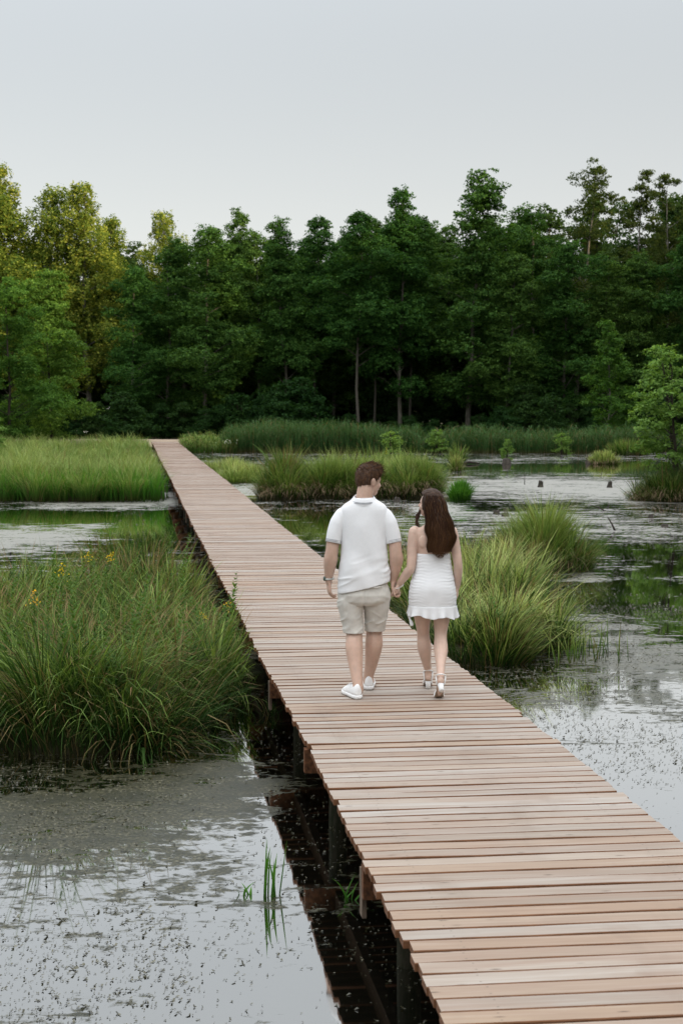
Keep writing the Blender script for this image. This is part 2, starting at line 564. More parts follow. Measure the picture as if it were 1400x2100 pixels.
# ------------------------------------------------------------------ ground, water, path
def build_ground():
    xs = np.concatenate([np.linspace(-2500, -120, 12), np.linspace(-110, 110, 120), np.linspace(120, 2500, 12)])
    ys = np.concatenate([np.linspace(-600, -40, 8), np.linspace(-35, 135, 130), np.linspace(142, 3500, 16)])
    X, Y = np.meshgrid(xs, ys)
    ns = fbm(np.stack([X * 0.12, Y * 0.12, X * 0], -1))
    bank = 1 / (1 + np.exp(-(Y - 99.3 + 0.8 * ns) * 1.6))
    left = 1 / (1 + np.exp((X + 30 + 3 * ns) * 0.9)) * (Y > -50)
    right = 1 / (1 + np.exp(-(X - 34 - 3 * ns) * 0.9))
    rear = 1 / (1 + np.exp((Y + 22) * 0.8))
    up = np.maximum.reduce([bank, left, right, rear])
    Z = -0.7 + up * (1.05 + 0.10 * ns)
    v = np.stack([X, Y, Z], -1).reshape(-1, 3)
    ny, nx = X.shape
    i = (np.arange(ny - 1)[:, None] * nx + np.arange(nx - 1)[None]).ravel()
    q = np.stack([i, i + 1, i + nx + 1, i + nx], -1)
    o = np_obj('ground', v, q, MATS['forest_floor'], None, True)
    tag(o, 'dark forest floor and pond bed beyond the water', None, None, 'structure')
build_ground()

FILM = []   # x, y, rx, ry, amount: where the film on the water is thick (+) or open (-)
def film_px(px, py, rpx, y0, y1, amt):
    a, b, c = ground_pt(px, py), ground_pt(px, y0), ground_pt(px, y1)
    FILM.append((a[0], (b[1] + c[1]) / 2, abs(rpx / F * a[1]), abs(b[1] - c[1]) / 2, amt))
for a in [(150, 1690, 360, 1570, 1830, 0.30), (450, 1600, 170, 1530, 1700, 0.28), (80, 2085, 170, 2050, 2120, 0.34), (425, 1665, 60, 1650, 1685, 0.2), (430, 1815, 90, 1790, 1850, 0.12),
          (660, 1790, 80, 1750, 1850, 0.12), (560, 1850, 90, 1830, 1880, 0.15),
          (250, 1022, 170, 1008, 1044, 0.36), (60, 1100, 200, 1075, 1140, 0.30), (120, 1060, 200, 1047, 1075, -0.3), (330, 1075, 90, 1050, 1130, -0.4),
          (1180, 1000, 260, 978, 1030, 0.42), (1200, 1075, 240, 1045, 1112, 0.26), (1300, 960, 200, 945, 972, -0.25), (1100, 945, 300, 938, 952, 0.1), (1050, 962, 250, 952, 968, -0.2),
          (1330, 1140, 170, 1112, 1176, -0.10), (1330, 1225, 170, 1192, 1275, -0.20), (1200, 1185, 60, 1176, 1196, 0.3), (1290, 1330, 190, 1270, 1440, 0.26),
          (1050, 1430, 110, 1405, 1475, 0.1), (870, 1090, 120, 1060, 1120, 0.1), (640, 1070, 120, 1035, 1110, -0.15), (900, 1045, 60, 1030, 1060, 0.4), (500, 1010, 60, 995, 1025, 0.3),
          (1250, 1600, 300, 1480, 1800, -0.16), (350, 1960, 420, 1860, 2200, -0.12), (620, 1500, 90, 1440, 1600, -0.3), (640, 1700, 90, 1600, 1900, -0.25), (800, 2050, 160, 1900, 2300, -0.4)]:
    film_px(*a)

def build_water():
    xs = np.concatenate([np.linspace(-60, -14, 30), np.linspace(-13.7, 13.7, 110), np.linspace(14, 60, 30)])
    ys = np.concatenate([np.linspace(-40, 4, 20), np.linspace(4.25, 30, 104), np.linspace(30.5, 108, 120)])
    X, Y = np.meshgrid(xs, ys)
    film = np.zeros_like(X)
    for (x, y, rx, ry, a) in FILM:
        d = np.sqrt(((X - x) / rx) ** 2 + ((Y - y) / ry) ** 2)
        film += a * (0.85 if a > 0 else 1.0) * np.clip(1.35 - d, 0, 1)
    v = np.stack([X, Y, X * 0], -1).reshape(-1, 3)
    ny, nx = X.shape
    i = (np.arange(ny - 1)[:, None] * nx + np.arange(nx - 1)[None]).ravel()
    q = np.stack([i, i + 1, i + nx + 1, i + nx], -1)
    o = np_obj('water', v, q, MATS['water'], None, True, {'film': film.ravel()})
    tag(o, 'still dark pond water with pale duckweed film', None, None, 'structure')
build_water()

def build_path():
    xs = np.linspace(-26, -7.5, 40)
    ys = np.linspace(97.5, 108.5, 12)
    X, Y = np.meshgrid(xs, ys)
    ns = fbm(np.stack([X * 0.5, Y * 0.5, X * 0 + 3], -1))
    Z = 0.56 + 0.03 * ns - 0.3 * np.clip((np.abs(Y - 103) - 4.2) / 1.3, 0, 1) - 0.4 * np.clip((np.abs(X + 16.5) - 7.5) / 2, 0, 1)
    v = np.stack([X, Y, Z], -1).reshape(-1, 3)
    ny, nx = X.shape
    i = (np.arange(ny - 1)[:, None] * nx + np.arange(nx - 1)[None]).ravel()
    o = np_obj('path', v, np.stack([i, i + 1, i + nx + 1, i + nx], -1), MATS['sand'], None, True)
    tag(o, 'sandy path crossing at the far end of the boardwalk', None, None, 'structure')
build_path()

# ------------------------------------------------------------------ boardwalk
DECK_ANG = math.atan(0.141)
HALF_W = 0.8415
PITCHB = 0.125
D0 = Vector((deck_left(1.0) + 0.85, 1.0, 0.0))
deck_dir = Vector((-math.sin(DECK_ANG), math.cos(DECK_ANG), 0))
walk = empty('boardwalk', D0, DECK_ANG)
tag(walk, 'long straight boardwalk of pale weathered planks over the pond', 'boardwalk')

def board_geo(L, W, T, warp, seed):
    r = np.random.default_rng(seed)
    k = 7
    xs = np.linspace(-L / 2, L / 2, k)
    ch = 0.004
    prof = np.array([(-W / 2, -T), (W / 2, -T), (W / 2, -ch), (W / 2 - ch, 0), (-W / 2 + ch, 0), (-W / 2, -ch)])
    bend = r.normal(0, 0.0022) * (xs / L * 2) ** 2 + r.normal(0, 0.0012, k)
    lift = r.normal(0, 0.0020) * (xs / L * 2) ** 2 + r.normal(0, 0.0009, k)
    v = []
    for i, x in enumerate(xs):
        tw = warp * x / L
        for (y, z) in prof:
            v.append((x, y + bend[i], z + lift[i] + tw * y))
    v = np.array(v)
    q, mi = [], []
    for i in range(k - 1):
        for j in range(6):
            jn = (j + 1) % 6
            q.append((i * 6 + j, i * 6 + jn, (i + 1) * 6 + jn, (i + 1) * 6 + j))
            mi.append(0 if j == 3 else (2 if j == 0 else 1))
    q = np.array(q)
    caps = np.array([[0, 1, 2, 3, 4, 5], [(k - 1) * 6 + j for j in (5, 4, 3, 2, 1, 0)]])
    return v, q, caps, mi + [1, 1]

board_meshes = []
for s in range(14):
    W = 0.1142 + random.uniform(-0.004, 0.003)
    v, q, caps, mi = board_geo(1.683 + random.uniform(-0.012, 0.012), W, 0.036, random.gauss(0, 0.012), s)
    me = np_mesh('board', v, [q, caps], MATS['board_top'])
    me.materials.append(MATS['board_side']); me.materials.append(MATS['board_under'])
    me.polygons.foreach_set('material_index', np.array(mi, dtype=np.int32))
    board_meshes.append(me)

SKEW = R(-1.6)
n_boards = int(97.2 / PITCHB)
first = int((4.35 - 1.0) / PITCHB)
far_v, far_q, far_c, far_mi, fn = [], [], [], [], 0
far_qi, far_ci = [], []
for b in range(n_boards):
    yl = b * PITCHB + random.gauss(0, 0.0014)
    rz = SKEW + random.gauss(0, 0.0016)
    zo = DECK_Z + random.gauss(0, 0.0018)
    xo = random.gauss(0, 0.007) + 0.012 * math.sin(b * 0.021) + 0.008 * math.sin(b * 0.11)
    rx, ry = random.gauss(0, 0.010), random.gauss(0, 0.0012)
    if first <= b < first + 300:
        o = bpy.data.objects.new('board', random.choice(board_meshes))
        link(o, walk)
        o.location = (xo, yl, zo)
        o.rotation_euler = (rx, ry, rz)
    else:
        v, q, caps, mi = board_geo(1.683 + random.uniform(-0.012, 0.012), 0.1165, 0.036, 0.0, b)
        M = np.array(Matrix.Rotation(rz, 3, 'Z') @ Matrix.Rotation(rx, 3, 'X'))
        v = v @ M.T + np.array((xo, yl, zo))
        far_v.append(v); far_q.append(q + fn); far_c.append(caps + fn)
        far_qi += mi[:-2]; far_ci += mi[-2:]
        fn += len(v)
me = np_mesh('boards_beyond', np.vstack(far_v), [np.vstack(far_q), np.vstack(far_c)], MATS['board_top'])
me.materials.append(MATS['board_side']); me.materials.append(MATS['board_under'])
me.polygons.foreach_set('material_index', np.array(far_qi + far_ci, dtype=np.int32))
tag(link(bpy.data.objects.new('distant_boards', me), walk), 'distant boards running to the far bank', None, None, 'stuff')

# stringers under the boards
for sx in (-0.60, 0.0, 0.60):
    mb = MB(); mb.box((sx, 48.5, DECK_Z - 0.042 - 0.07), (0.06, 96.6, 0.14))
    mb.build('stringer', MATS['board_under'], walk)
# bents: cross beam on two piles every 2.5 m
bent_y = [(y0 - 1.0) / math.cos(DECK_ANG) for y0 in np.arange(4.86, 97, 2.54)]
beam = MB(); beam.box((0, 0, 0), (1.675, 0.08, 0.16))
beam_me = beam.mesh('cross_beam', MATS['beam_wood'])
pile = MB()
pile.tube([(0, 0, -0.75), (0, 0, -0.1), (0.004, 0, 0.15), (0, 0.003, 0.40)], [0.066, 0.065, 0.062, 0.060], 10)
pile_me = pile.mesh('pile', MATS['pile_wood'], True)
cleat = MB(); cleat.box((0, 0, 0), (0.022, 0.09, 0.24))
cleat_me = cleat.mesh('cleat', MATS['plank_wood'])
for i, y in enumerate(bent_y):
    jx = random.uniform(-0.015, 0.015)
    o = link(bpy.data.objects.new('cross_beam', beam_me), walk)
    o.location = (jx, y - 0.12, DECK_Z - 0.044 - 0.08); o.rotation_euler = (0, 0, SKEW)
    for sx in (-0.58, 0.58):
        o = link(bpy.data.objects.new('pile', pile_me), walk)
        o.location = (sx + random.uniform(-0.02, 0.02), y, 0); o.rotation_euler = (random.gauss(0, 0.02), random.gauss(0, 0.02), random.random() * 6)
    if i % 2 == 1:
        o = link(bpy.data.objects.new('cleat', cleat_me), walk)
        o.location = (-0.825, y - 0.05, DECK_Z - 0.042 - 0.15)

# ------------------------------------------------------------------ foliage materials
blade_mat('sedge', (0.05, 0.045, 0.018), (0.055, 0.125, 0.020), (0.30, 0.40, 0.105), (0.016, 0.058, 0.010), 0.25)  # dark lower blade and bright tip also put tuft shade into the colour
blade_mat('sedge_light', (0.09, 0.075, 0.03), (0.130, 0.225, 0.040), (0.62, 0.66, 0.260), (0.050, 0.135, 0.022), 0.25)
blade_mat('sedge_dark', (0.05, 0.045, 0.02), (0.022, 0.058, 0.010), (0.070, 0.120, 0.026), (0.010, 0.034, 0.006), 0.2)  # dark sedge; as short underlayer its colour also stands in for shade
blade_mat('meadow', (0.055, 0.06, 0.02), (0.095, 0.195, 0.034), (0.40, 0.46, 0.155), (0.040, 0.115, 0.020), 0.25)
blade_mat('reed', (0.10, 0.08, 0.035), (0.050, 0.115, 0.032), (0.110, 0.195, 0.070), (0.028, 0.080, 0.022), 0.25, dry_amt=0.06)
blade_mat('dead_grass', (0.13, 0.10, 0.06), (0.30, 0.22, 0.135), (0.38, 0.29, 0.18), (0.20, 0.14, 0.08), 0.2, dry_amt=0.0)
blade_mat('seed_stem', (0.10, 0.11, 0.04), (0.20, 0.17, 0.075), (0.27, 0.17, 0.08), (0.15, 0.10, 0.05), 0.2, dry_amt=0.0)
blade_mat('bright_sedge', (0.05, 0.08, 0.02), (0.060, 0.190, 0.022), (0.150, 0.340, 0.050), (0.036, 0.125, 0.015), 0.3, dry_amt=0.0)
leaf_mat('leaf_alder', (0.022, 0.060, 0.013), (0.050, 0.118, 0.024), (0.100, 0.195, 0.040), 0.3)
leaf_mat('leaf_dark', (0.018, 0.042, 0.010), (0.036, 0.074, 0.016), (0.060, 0.112, 0.025), 0.3)
leaf_mat('leaf_birch', (0.05, 0.10, 0.018), (0.14, 0.195, 0.034), (0.36, 0.385, 0.07), 0.35)
leaf_mat('leaf_aspen', (0.028, 0.05, 0.014), (0.048, 0.078, 0.02), (0.085, 0.105, 0.028), 0.4)
leaf_mat('leaf_bright', (0.045, 0.105, 0.018), (0.085, 0.175, 0.030), (0.15, 0.26, 0.05))
leaf_mat('leaf_willow', (0.10, 0.19, 0.04), (0.19, 0.31, 0.07), (0.29, 0.42, 0.12))
leaf_mat('leaf_shrub', (0.014, 0.038, 0.010), (0.024, 0.062, 0.016), (0.038, 0.085, 0.022))
leaf_mat('leaf_herb', (0.05, 0.11, 0.025), (0.08, 0.16, 0.035), (0.12, 0.21, 0.055))
leaf_mat('petal_yellow', (0.62, 0.38, 0.02), (0.78, 0.52, 0.03), (0.85, 0.62, 0.06), 0.3)
leaf_mat('petal_white', (0.6, 0.6, 0.55), (0.75, 0.75, 0.7), (0.8, 0.8, 0.78), 0.3)
leaf_mat('floating_leaf', (0.030, 0.030, 0.014), (0.055, 0.05, 0.022), (0.15, 0.14, 0.085), 0.1, 0.35, 0.6)
simple_mat('bark_grey', (0.16, 0.145, 0.12), 0.9, 0.15, 0.45, 3.0, 0.6, 14, stretch=(3, 3, 0.6), col2=(0.055, 0.05, 0.04))
simple_mat('bark_pale', (0.085, 0.077, 0.062), 0.9, 0.15, 0.4, 3.0, 0.6, 14, stretch=(3, 3, 0.6), col2=(0.10, 0.09, 0.075))
simple_mat('bark_dark', (0.055, 0.046, 0.036), 0.9, 0.15, 0.4, 3.0, 0.6, 14, stretch=(3, 3, 0.6))
simple_mat('dead_wood', (0.075, 0.066, 0.056), 0.9, 0.15, 0.5, 6.0, 0.6, 20, col2=(0.03, 0.026, 0.02))

# ------------------------------------------------------------------ blades
def blades(P, az, L, th0, th1, w, segs=4, curl=1.4, tw=None, g=None, rc=None):
    """ribbons: th0 / th1 = lean from the vertical at root and tip"""
    g = g or rng
    N = len(P)
    pos = np.array(P, float)
    rows, ts = [], []
    sa = az + np.pi / 2 + (g.normal(0, 0.7, N) if tw is None else tw)
    side = np.stack([np.cos(sa), np.sin(sa), np.zeros(N)], -1)
    dirh = np.stack([np.cos(az), np.sin(az), np.zeros(N)], -1)
    for s in range(segs + 1):
        t = s / segs
        ww = w * (0.75 + 0.6 * t - 1.3 * t * t) if s < segs else w * 0.04
        rows.append(pos - side * (ww / 2)[:, None])
        rows.append(pos + side * (ww / 2)[:, None])
        ts += [t, t]
        if s < segs:
            tm = (s + 0.5) / segs
            th = th0 + (th1 - th0) * tm ** curl
            pos = pos + (dirh * np.sin(th)[:, None] + np.array([0, 0, 1.0]) * np.cos(th)[:, None]) * (L / segs)[:, None]
    k = 2 * (segs + 1)
    V = np.stack(rows, 1).reshape(-1, 3)
    b = np.arange(N)[:, None] * k
    q = [b + np.array([[2 * s, 2 * s + 1, 2 * s + 3, 2 * s + 2]]) for s in range(segs)]
    Q = np.stack(q, 1).reshape(-1, 4)
    r0 = g.random(N)
    if rc is not None: r0 = np.clip(np.where(r0 > 0.9, r0, 0.3 * r0 + 0.7 * rc), 0, 1)
    r = np.repeat(r0, k)
    T = np.tile(np.array(ts), N)
    return V, Q, T, r

def blades_obj(name, mat, parent, chunks):
    V, Q, T, Rr, n = [], [], [], [], 0
    for (v, q, t, r) in chunks:
        V.append(v); Q.append(q + n); T.append(t); Rr.append(r); n += len(v)
    return np_obj(name, np.vstack(V), np.vstack(Q), mat, parent, True, {'t': np.concatenate(T), 'r': np.concatenate(Rr)})

def mound_mesh(name, tus, parent, origin, pad=0.25, step=0.12, mat='mound'):
    xs0 = min(t[0] - t[2] for t in tus) - pad; xs1 = max(t[0] + t[2] for t in tus) + pad
    ys0 = min(t[1] - t[3] for t in tus) - pad; ys1 = max(t[1] + t[3] for t in tus) + pad
    xs = np.arange(xs0, xs1 + step, step); ys = np.arange(ys0, ys1 + step, step)
    X, Y = np.meshgrid(xs, ys)
    Z = mound_h(tus, X, Y)
    keep = Z > -0.16
    v = np.stack([X - origin[0], Y - origin[1], Z], -1).reshape(-1, 3)
    ny, nx = X.shape
    i = (np.arange(ny - 1)[:, None] * nx + np.arange(nx - 1)[None]).ravel()
    q = np.stack([i, i + 1, i + nx + 1, i + nx], -1)
    kf = keep.ravel()
    q = q[kf[q].any(1)]
    used = np.unique(q)
    mp = np.zeros(len(v), int); mp[used] = np.arange(len(used))
    return np_obj(name, v[used], mp[q], MATS[mat], parent, True)

def mound_h(tus, X, Y):  # low peaty base under a group of tufts
    Z = np.full(np.shape(X), -0.3)
    ns = 0.12 * vnoise(np.stack([X * 2.3, Y * 2.3, X * 0 + 1.7], -1))
    for t in tus:
        d2 = ((X - t[0]) / t[2]) ** 2 + ((Y - t[1]) / t[3]) ** 2 + ns
        Z = np.maximum(Z, -0.3 + (t[4] * 0.8 + 0.3) * np.clip(1.12 - d2, 0, 1) ** 0.45)
    return Z

def island(name, label, cat, tus, mat, blade, group=None, step=0.12, skirt=0, mat2=None, skirt_front=True, seeds=0, seed=1, clumps=True, clear_deck=True, over=0.04, dens=0.8, tuft_n=4.0, tuft_r=1.2, edge_blades=True, weeds=0):
    """tus: (cx, cy, rx, ry, mound height, blades, length, droop, wind azimuth)"""
    g = np.random.default_rng(seed)
    org = (sum(t[0] for t in tus) / len(tus), sum(t[1] for t in tus) / len(tus))
    root = empty(name, (org[0], org[1], 0))
    tag(root, label, cat, group)
    mound_mesh('mound', tus, root, org, step=step)
    wd = blade
    ch, ch2, sk, sd, wdz = [], [], [], [], []
    for t in tus:
        cx, cy, rx, ry, mh, N, Ln, droop = t[:8]
        wind = t[8] if len(t) > 8 else None
        # blades grow in fountain-like tufts
        N = int(N * dens)
        K = max(5, int(math.pi * rx * ry * tuft_n)) if clumps else 1
        def pts(N, edge=0.5):
            if clumps:
                a = g.random(K) * 2 * np.pi; rr = g.random(K) ** edge * 0.92
                bc = np.stack([rr * np.cos(a), rr * np.sin(a)], -1)
                idx = g.choice(K, N, p=tw_ / tw_.sum())
                sp = g.normal(0, 1, (N, 2)) * (tr_[idx] * 0.5)[:, None]
                p = bc[idx] + sp / np.array([rx, ry])
                off = sp / tr_[idx][:, None]
                stray = g.random(N) < 0.10
                p = np.where(stray[:, None], g.uniform(-0.9, 0.9, (N, 2)), p)
            else:
                a = g.random(N) * 2 * np.pi; rr = g.random(N) ** edge
                p = np.stack([rr * np.cos(a), rr * np.sin(a)], -1)
                off = p * 0.5; idx = np.zeros(N, int)
            d = np.hypot(p[:, 0], p[:, 1])
            f = np.where(d > 1, 1 / d, 1)
            return p * f[:, None], np.minimum(d, 1), idx, off
        tr_ = g.uniform(0.10, 0.24, K) * (tuft_r if clumps else 1); tw_ = tr_ ** 1.6
        th_ = np.clip(g.normal(1, 0.22, K), 0.55, 1.5); tc_ = g.random(K); tdr = np.clip(g.normal(1, 0.35, K), 0.3, 1.8); twd = g.random(K) < 0.5
        p, d, idx, off = pts(N)
        hk = th_[idx]
        rcol = tc_[idx] if clumps else g.random(N)
        x, y = cx + p[:, 0] * rx, cy + p[:, 1] * ry
        z = mound_h(tus, x, y) - 0.02
        z = np.maximum(z, -0.15)
        vx = off + p * (0.55 * d ** 2)[:, None]
        if wind is not None:
            vx = vx + np.where(twd[idx], 0.75, 0.15)[:, None] * np.array([math.cos(wind), math.sin(wind)])
        mag = np.hypot(vx[:, 0], vx[:, 1])
        az = np.arctan2(vx[:, 1], vx[:, 0]) + np.where(g.random(N) < 0.15, g.normal(0, 1.2, N), g.normal(0, 0.3, N))
        L = Ln * hk * g.uniform(0.55, 1.15, N)
        th0 = np.abs(g.normal(0.05, 0.07, N)) + 0.42 * np.clip(mag, 0, 1.3)
        th1 = th0 + droop * tdr[idx] * g.uniform(0.25, 1.1, N) * (0.6 + 0.5 * np.clip(mag, 0, 1))
        if clear_deck:      # keep blades off the walkway, apart from tips that lean over its edge
            tipx = x + np.cos(az) * L * np.sin((th0 + th1) / 2)
            tipy = y + np.sin(az) * L * np.sin((th0 + th1) / 2)
            inn = (tipx > deck_left(tipy) + over) & (tipx < deck_right(tipy) - over)
            L = np.where(inn, L * 0.55, L)
            az = np.where(inn, np.where(tipx < (deck_left(tipy) + deck_right(tipy)) / 2, np.pi + g.normal(0, 0.8, N), g.normal(0, 0.8, N)), az)
            bad = (x > deck_left(y) - 0.03) & (x < deck_right(y) + 0.03)
            x, y, z, az, L, th0, th1, hk, rcol = [q[~bad] for q in (x, y, z, az, L, th0, th1, hk, rcol)]
        P = np.stack([x - org[0], y - org[1], z], -1)
        w = wd * np.exp(g.normal(0.05, 0.38, len(x)))
        if mat2:
            sel = g.random(len(x)) < (0.34 + 0.42 * rcol)
            L = np.where(sel, L * 0.8, L * 1.06)
            ch.append(blades(P[~sel], az[~sel], L[~sel], th0[~sel], th1[~sel], w[~sel], 5, g=g, rc=rcol[~sel]))
            ch2.append(blades(P[sel], az[sel], L[sel], th0[sel], th1[sel], w[sel] * 1.15, 5, g=g, rc=rcol[sel]))
        else:
            ch.append(blades(P, az, L, th0, th1, w, 5, g=g, rc=rcol))
        if edge_blades:
            n = int(N * 0.30)
            a = g.random(n) * 2 * np.pi; rr = g.uniform(0.84, 1.06, n)
            x, y = cx + np.cos(a) * rx * rr, cy + np.sin(a) * ry * rr
            ok = ~((x > deck_left(y) - 0.12) & (x < deck_right(y) + 0.12))
            for t2 in tus:
                if t2 is not t: ok &= ((x - t2[0]) / t2[2]) ** 2 + ((y - t2[1]) / t2[3]) ** 2 > 0.7
            x, y, a = x[ok], y[ok], a[ok]; n = len(x)
            P = np.stack([x - org[0], y - org[1], np.maximum(mound_h(tus, x, y), -0.05)], -1)
            az = np.arctan2(np.sin(a) * rx, np.cos(a) * ry) + g.normal(0, 0.55, n)
            L = Ln * g.uniform(0.4, 1.0, n)
            tipx = x + np.cos(az) * L * 0.6; tipy = y + np.sin(az) * L * 0.6
            L = np.where((tipx > deck_left(tipy)) & (tipx < deck_right(tipy)), L * 0.35, L)
            eb = blades(P, az, L, g.uniform(0.1, 0.6, n), g.uniform(0.8, 2.1, n), wd * g.uniform(0.6, 1.3, n), 5, g=g, rc=g.random(n))
            (ch2 if mat2 else ch).append(eb)
        if weeds:
            n = weeds
            p, d, idx, off = pts(n)
            x, y = cx + p[:, 0] * rx * 0.9, cy + p[:, 1] * ry * 0.9
            ok = ~((x > deck_left(y) - 0.12) & (x < deck_right(y) + 0.12)); x, y = x[ok], y[ok]
            for xx, yy in zip(x, y):
                hh = Ln * g.uniform(0.75, 1.35); m_ = int(hh / 0.028)
                f = np.linspace(0.2, 1, m_); ln = g.normal(0, 0.12, 2)
                C = np.stack([xx - org[0] + ln[0] * f ** 2, yy - org[1] + ln[1] * f ** 2, np.maximum(mound_h(tus, xx, yy), 0) + hh * f], -1)
                C = np.repeat(C, 2, 0); m2 = len(C)
                aa = np.arange(m2) * np.pi + np.repeat(np.arange(m_) * 1.4, 2)
                LL = 0.13 * (1.2 - 0.8 * np.repeat(f, 2)) * g.uniform(0.8, 1.3, m2)
                wdz.append(blades(C, aa, LL, g.uniform(0.6, 1.1, m2), g.uniform(1.3, 2.3, m2), LL * 0.32, 3, tw=np.zeros(m2), g=g))
        if skirt:
            n = int(skirt * (rx + ry) / 2)
            a = g.uniform(np.pi, 2 * np.pi, n) if skirt_front else g.random(n) * 2 * np.pi
            rr = g.uniform(0.86, 1.0, n)
            kk = np.repeat(g.random(n // 12 + 1), 12)[:n]
            a = a + 0 * kk
            x, y = cx + np.cos(a) * rx * rr, cy + np.sin(a) * ry * rr
            ok = ~((x > deck_left(y) - 0.1) & (x < deck_right(y) + 0.1))
            x, y, a = x[ok], y[ok], a[ok]
            z = np.maximum(mound_h(tus, x, y), 0.0) + g.uniform(0.0, 0.25, len(x))
            n = len(x)
            P = np.stack([x - org[0], y - org[1], z], -1)
            sk.append(blades(P, a + g.normal(0, 0.5, n), Ln * g.uniform(0.3, 0.75, n), g.uniform(0.3, 1.2, n), g.uniform(2.2, 3.0, n), wd * g.uniform(0.6, 1.2, n), 4, 0.8, g=g))
        if seeds:
            n = seeds
            p, d, idx, off = pts(n)
            x, y = cx + p[:, 0] * rx, cy + p[:, 1] * ry
            az = np.arctan2(p[:, 1], p[:, 0]) + g.normal(0, 0.6, n)
            L = Ln * g.uniform(0.9, 1.35, n)
            th0 = np.abs(g.normal(0.1, 0.1, n)) + 0.3 * d ** 2
            th1 = th0 + droop * g.uniform(0.4, 1.0, n)
            tipx = x + np.cos(az) * L * np.sin((th0 + th1) / 2); tipy = y + np.sin(az) * L * np.sin((th0 + th1) / 2)
            ok = ~((tipx > deck_left(tipy) + 0.16) & (tipx < deck_right(tipy) - 0.16)) & ~((x > deck_left(y) - 0.03) & (x < deck_right(y) + 0.03))
            x, y, az, L, th0, th1 = [q[ok] for q in (x, y, az, L, th0, th1)]
            n = len(x)
            P = np.stack([x - org[0], y - org[1], mound_h(tus, x, y)], -1)
            b = blades(P, az, L, th0, th1, np.full(n, wd * 0.45), 6, g=g)
            # spikelet: widen the upper fifth of the stem
            v = b[0].reshape(n, 14, 3).copy()
            for row in (5,):
                c = (v[:, 2 * row] + v[:, 2 * row + 1]) / 2
                for k in (0, 1):
                    v[:, 2 * row + k] = c + (v[:, 2 * row + k] - c) * 3.2
            sd.append((v.reshape(-1, 3), b[1], b[2], b[3]))
    tag(blades_obj('grass', MATS[mat], root, ch), None, None, None, 'stuff')
    if ch2: tag(blades_obj('broad_grass', MATS[mat2], root, ch2), None, None, None, 'stuff')
    if wdz: tag(blades_obj('weeds', MATS['leaf_herb'], root, wdz), 'leafy weed stems among the grass', None, None, 'stuff')
    if sk: tag(blades_obj('dead_grass', MATS['dead_grass'], root, sk), 'dry brown grass hanging at the foot', None, None, 'stuff')
    if sd: tag(blades_obj('seed_heads', MATS['seed_stem'], root, sd), 'thin stems with brown seed heads', None, None, 'stuff')
    return root

W_R = 0.0
# near island left of the boardwalk
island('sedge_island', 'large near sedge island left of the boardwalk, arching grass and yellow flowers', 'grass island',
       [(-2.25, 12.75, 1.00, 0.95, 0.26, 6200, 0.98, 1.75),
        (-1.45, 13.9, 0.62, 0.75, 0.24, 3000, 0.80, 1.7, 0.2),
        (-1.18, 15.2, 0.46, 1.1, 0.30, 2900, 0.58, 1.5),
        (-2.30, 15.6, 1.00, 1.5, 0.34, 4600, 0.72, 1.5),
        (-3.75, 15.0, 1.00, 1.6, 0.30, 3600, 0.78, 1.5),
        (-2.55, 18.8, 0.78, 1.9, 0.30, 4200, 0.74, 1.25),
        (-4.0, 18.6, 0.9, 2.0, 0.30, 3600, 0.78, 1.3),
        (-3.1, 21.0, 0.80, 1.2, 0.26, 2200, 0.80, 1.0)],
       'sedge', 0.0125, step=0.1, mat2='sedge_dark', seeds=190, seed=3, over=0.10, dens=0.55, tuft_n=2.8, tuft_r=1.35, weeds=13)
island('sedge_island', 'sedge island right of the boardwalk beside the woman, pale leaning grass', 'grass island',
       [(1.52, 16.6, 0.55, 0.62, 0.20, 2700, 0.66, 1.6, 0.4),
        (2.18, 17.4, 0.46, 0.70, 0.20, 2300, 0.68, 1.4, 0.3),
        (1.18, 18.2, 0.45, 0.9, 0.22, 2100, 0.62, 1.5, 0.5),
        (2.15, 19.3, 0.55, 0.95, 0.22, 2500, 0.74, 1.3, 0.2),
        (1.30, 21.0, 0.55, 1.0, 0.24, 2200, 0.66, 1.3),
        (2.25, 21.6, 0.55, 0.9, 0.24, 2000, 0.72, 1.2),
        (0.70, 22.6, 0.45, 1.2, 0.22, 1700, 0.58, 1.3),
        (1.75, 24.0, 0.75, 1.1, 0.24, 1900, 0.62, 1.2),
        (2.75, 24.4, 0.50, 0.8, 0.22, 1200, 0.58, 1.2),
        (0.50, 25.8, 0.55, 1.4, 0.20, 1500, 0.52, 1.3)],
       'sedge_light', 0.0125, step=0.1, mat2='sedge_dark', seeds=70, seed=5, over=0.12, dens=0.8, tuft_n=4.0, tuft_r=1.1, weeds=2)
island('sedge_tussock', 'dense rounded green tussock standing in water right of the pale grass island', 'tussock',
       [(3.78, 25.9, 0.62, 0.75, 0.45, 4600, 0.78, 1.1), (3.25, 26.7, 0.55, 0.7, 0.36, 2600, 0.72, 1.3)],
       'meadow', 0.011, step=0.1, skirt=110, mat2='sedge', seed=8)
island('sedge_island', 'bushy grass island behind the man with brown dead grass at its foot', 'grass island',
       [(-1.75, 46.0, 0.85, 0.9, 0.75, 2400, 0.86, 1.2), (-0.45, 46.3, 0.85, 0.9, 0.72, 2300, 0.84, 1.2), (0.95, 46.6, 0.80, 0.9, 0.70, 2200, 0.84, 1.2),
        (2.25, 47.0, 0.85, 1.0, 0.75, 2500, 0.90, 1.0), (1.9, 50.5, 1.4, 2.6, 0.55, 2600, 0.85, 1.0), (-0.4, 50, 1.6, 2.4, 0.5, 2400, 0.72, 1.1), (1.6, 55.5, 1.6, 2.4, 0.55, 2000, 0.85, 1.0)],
       'meadow', 0.020, step=0.18, skirt=330, mat2='sedge', seed=9, dens=1.15, weeds=3)
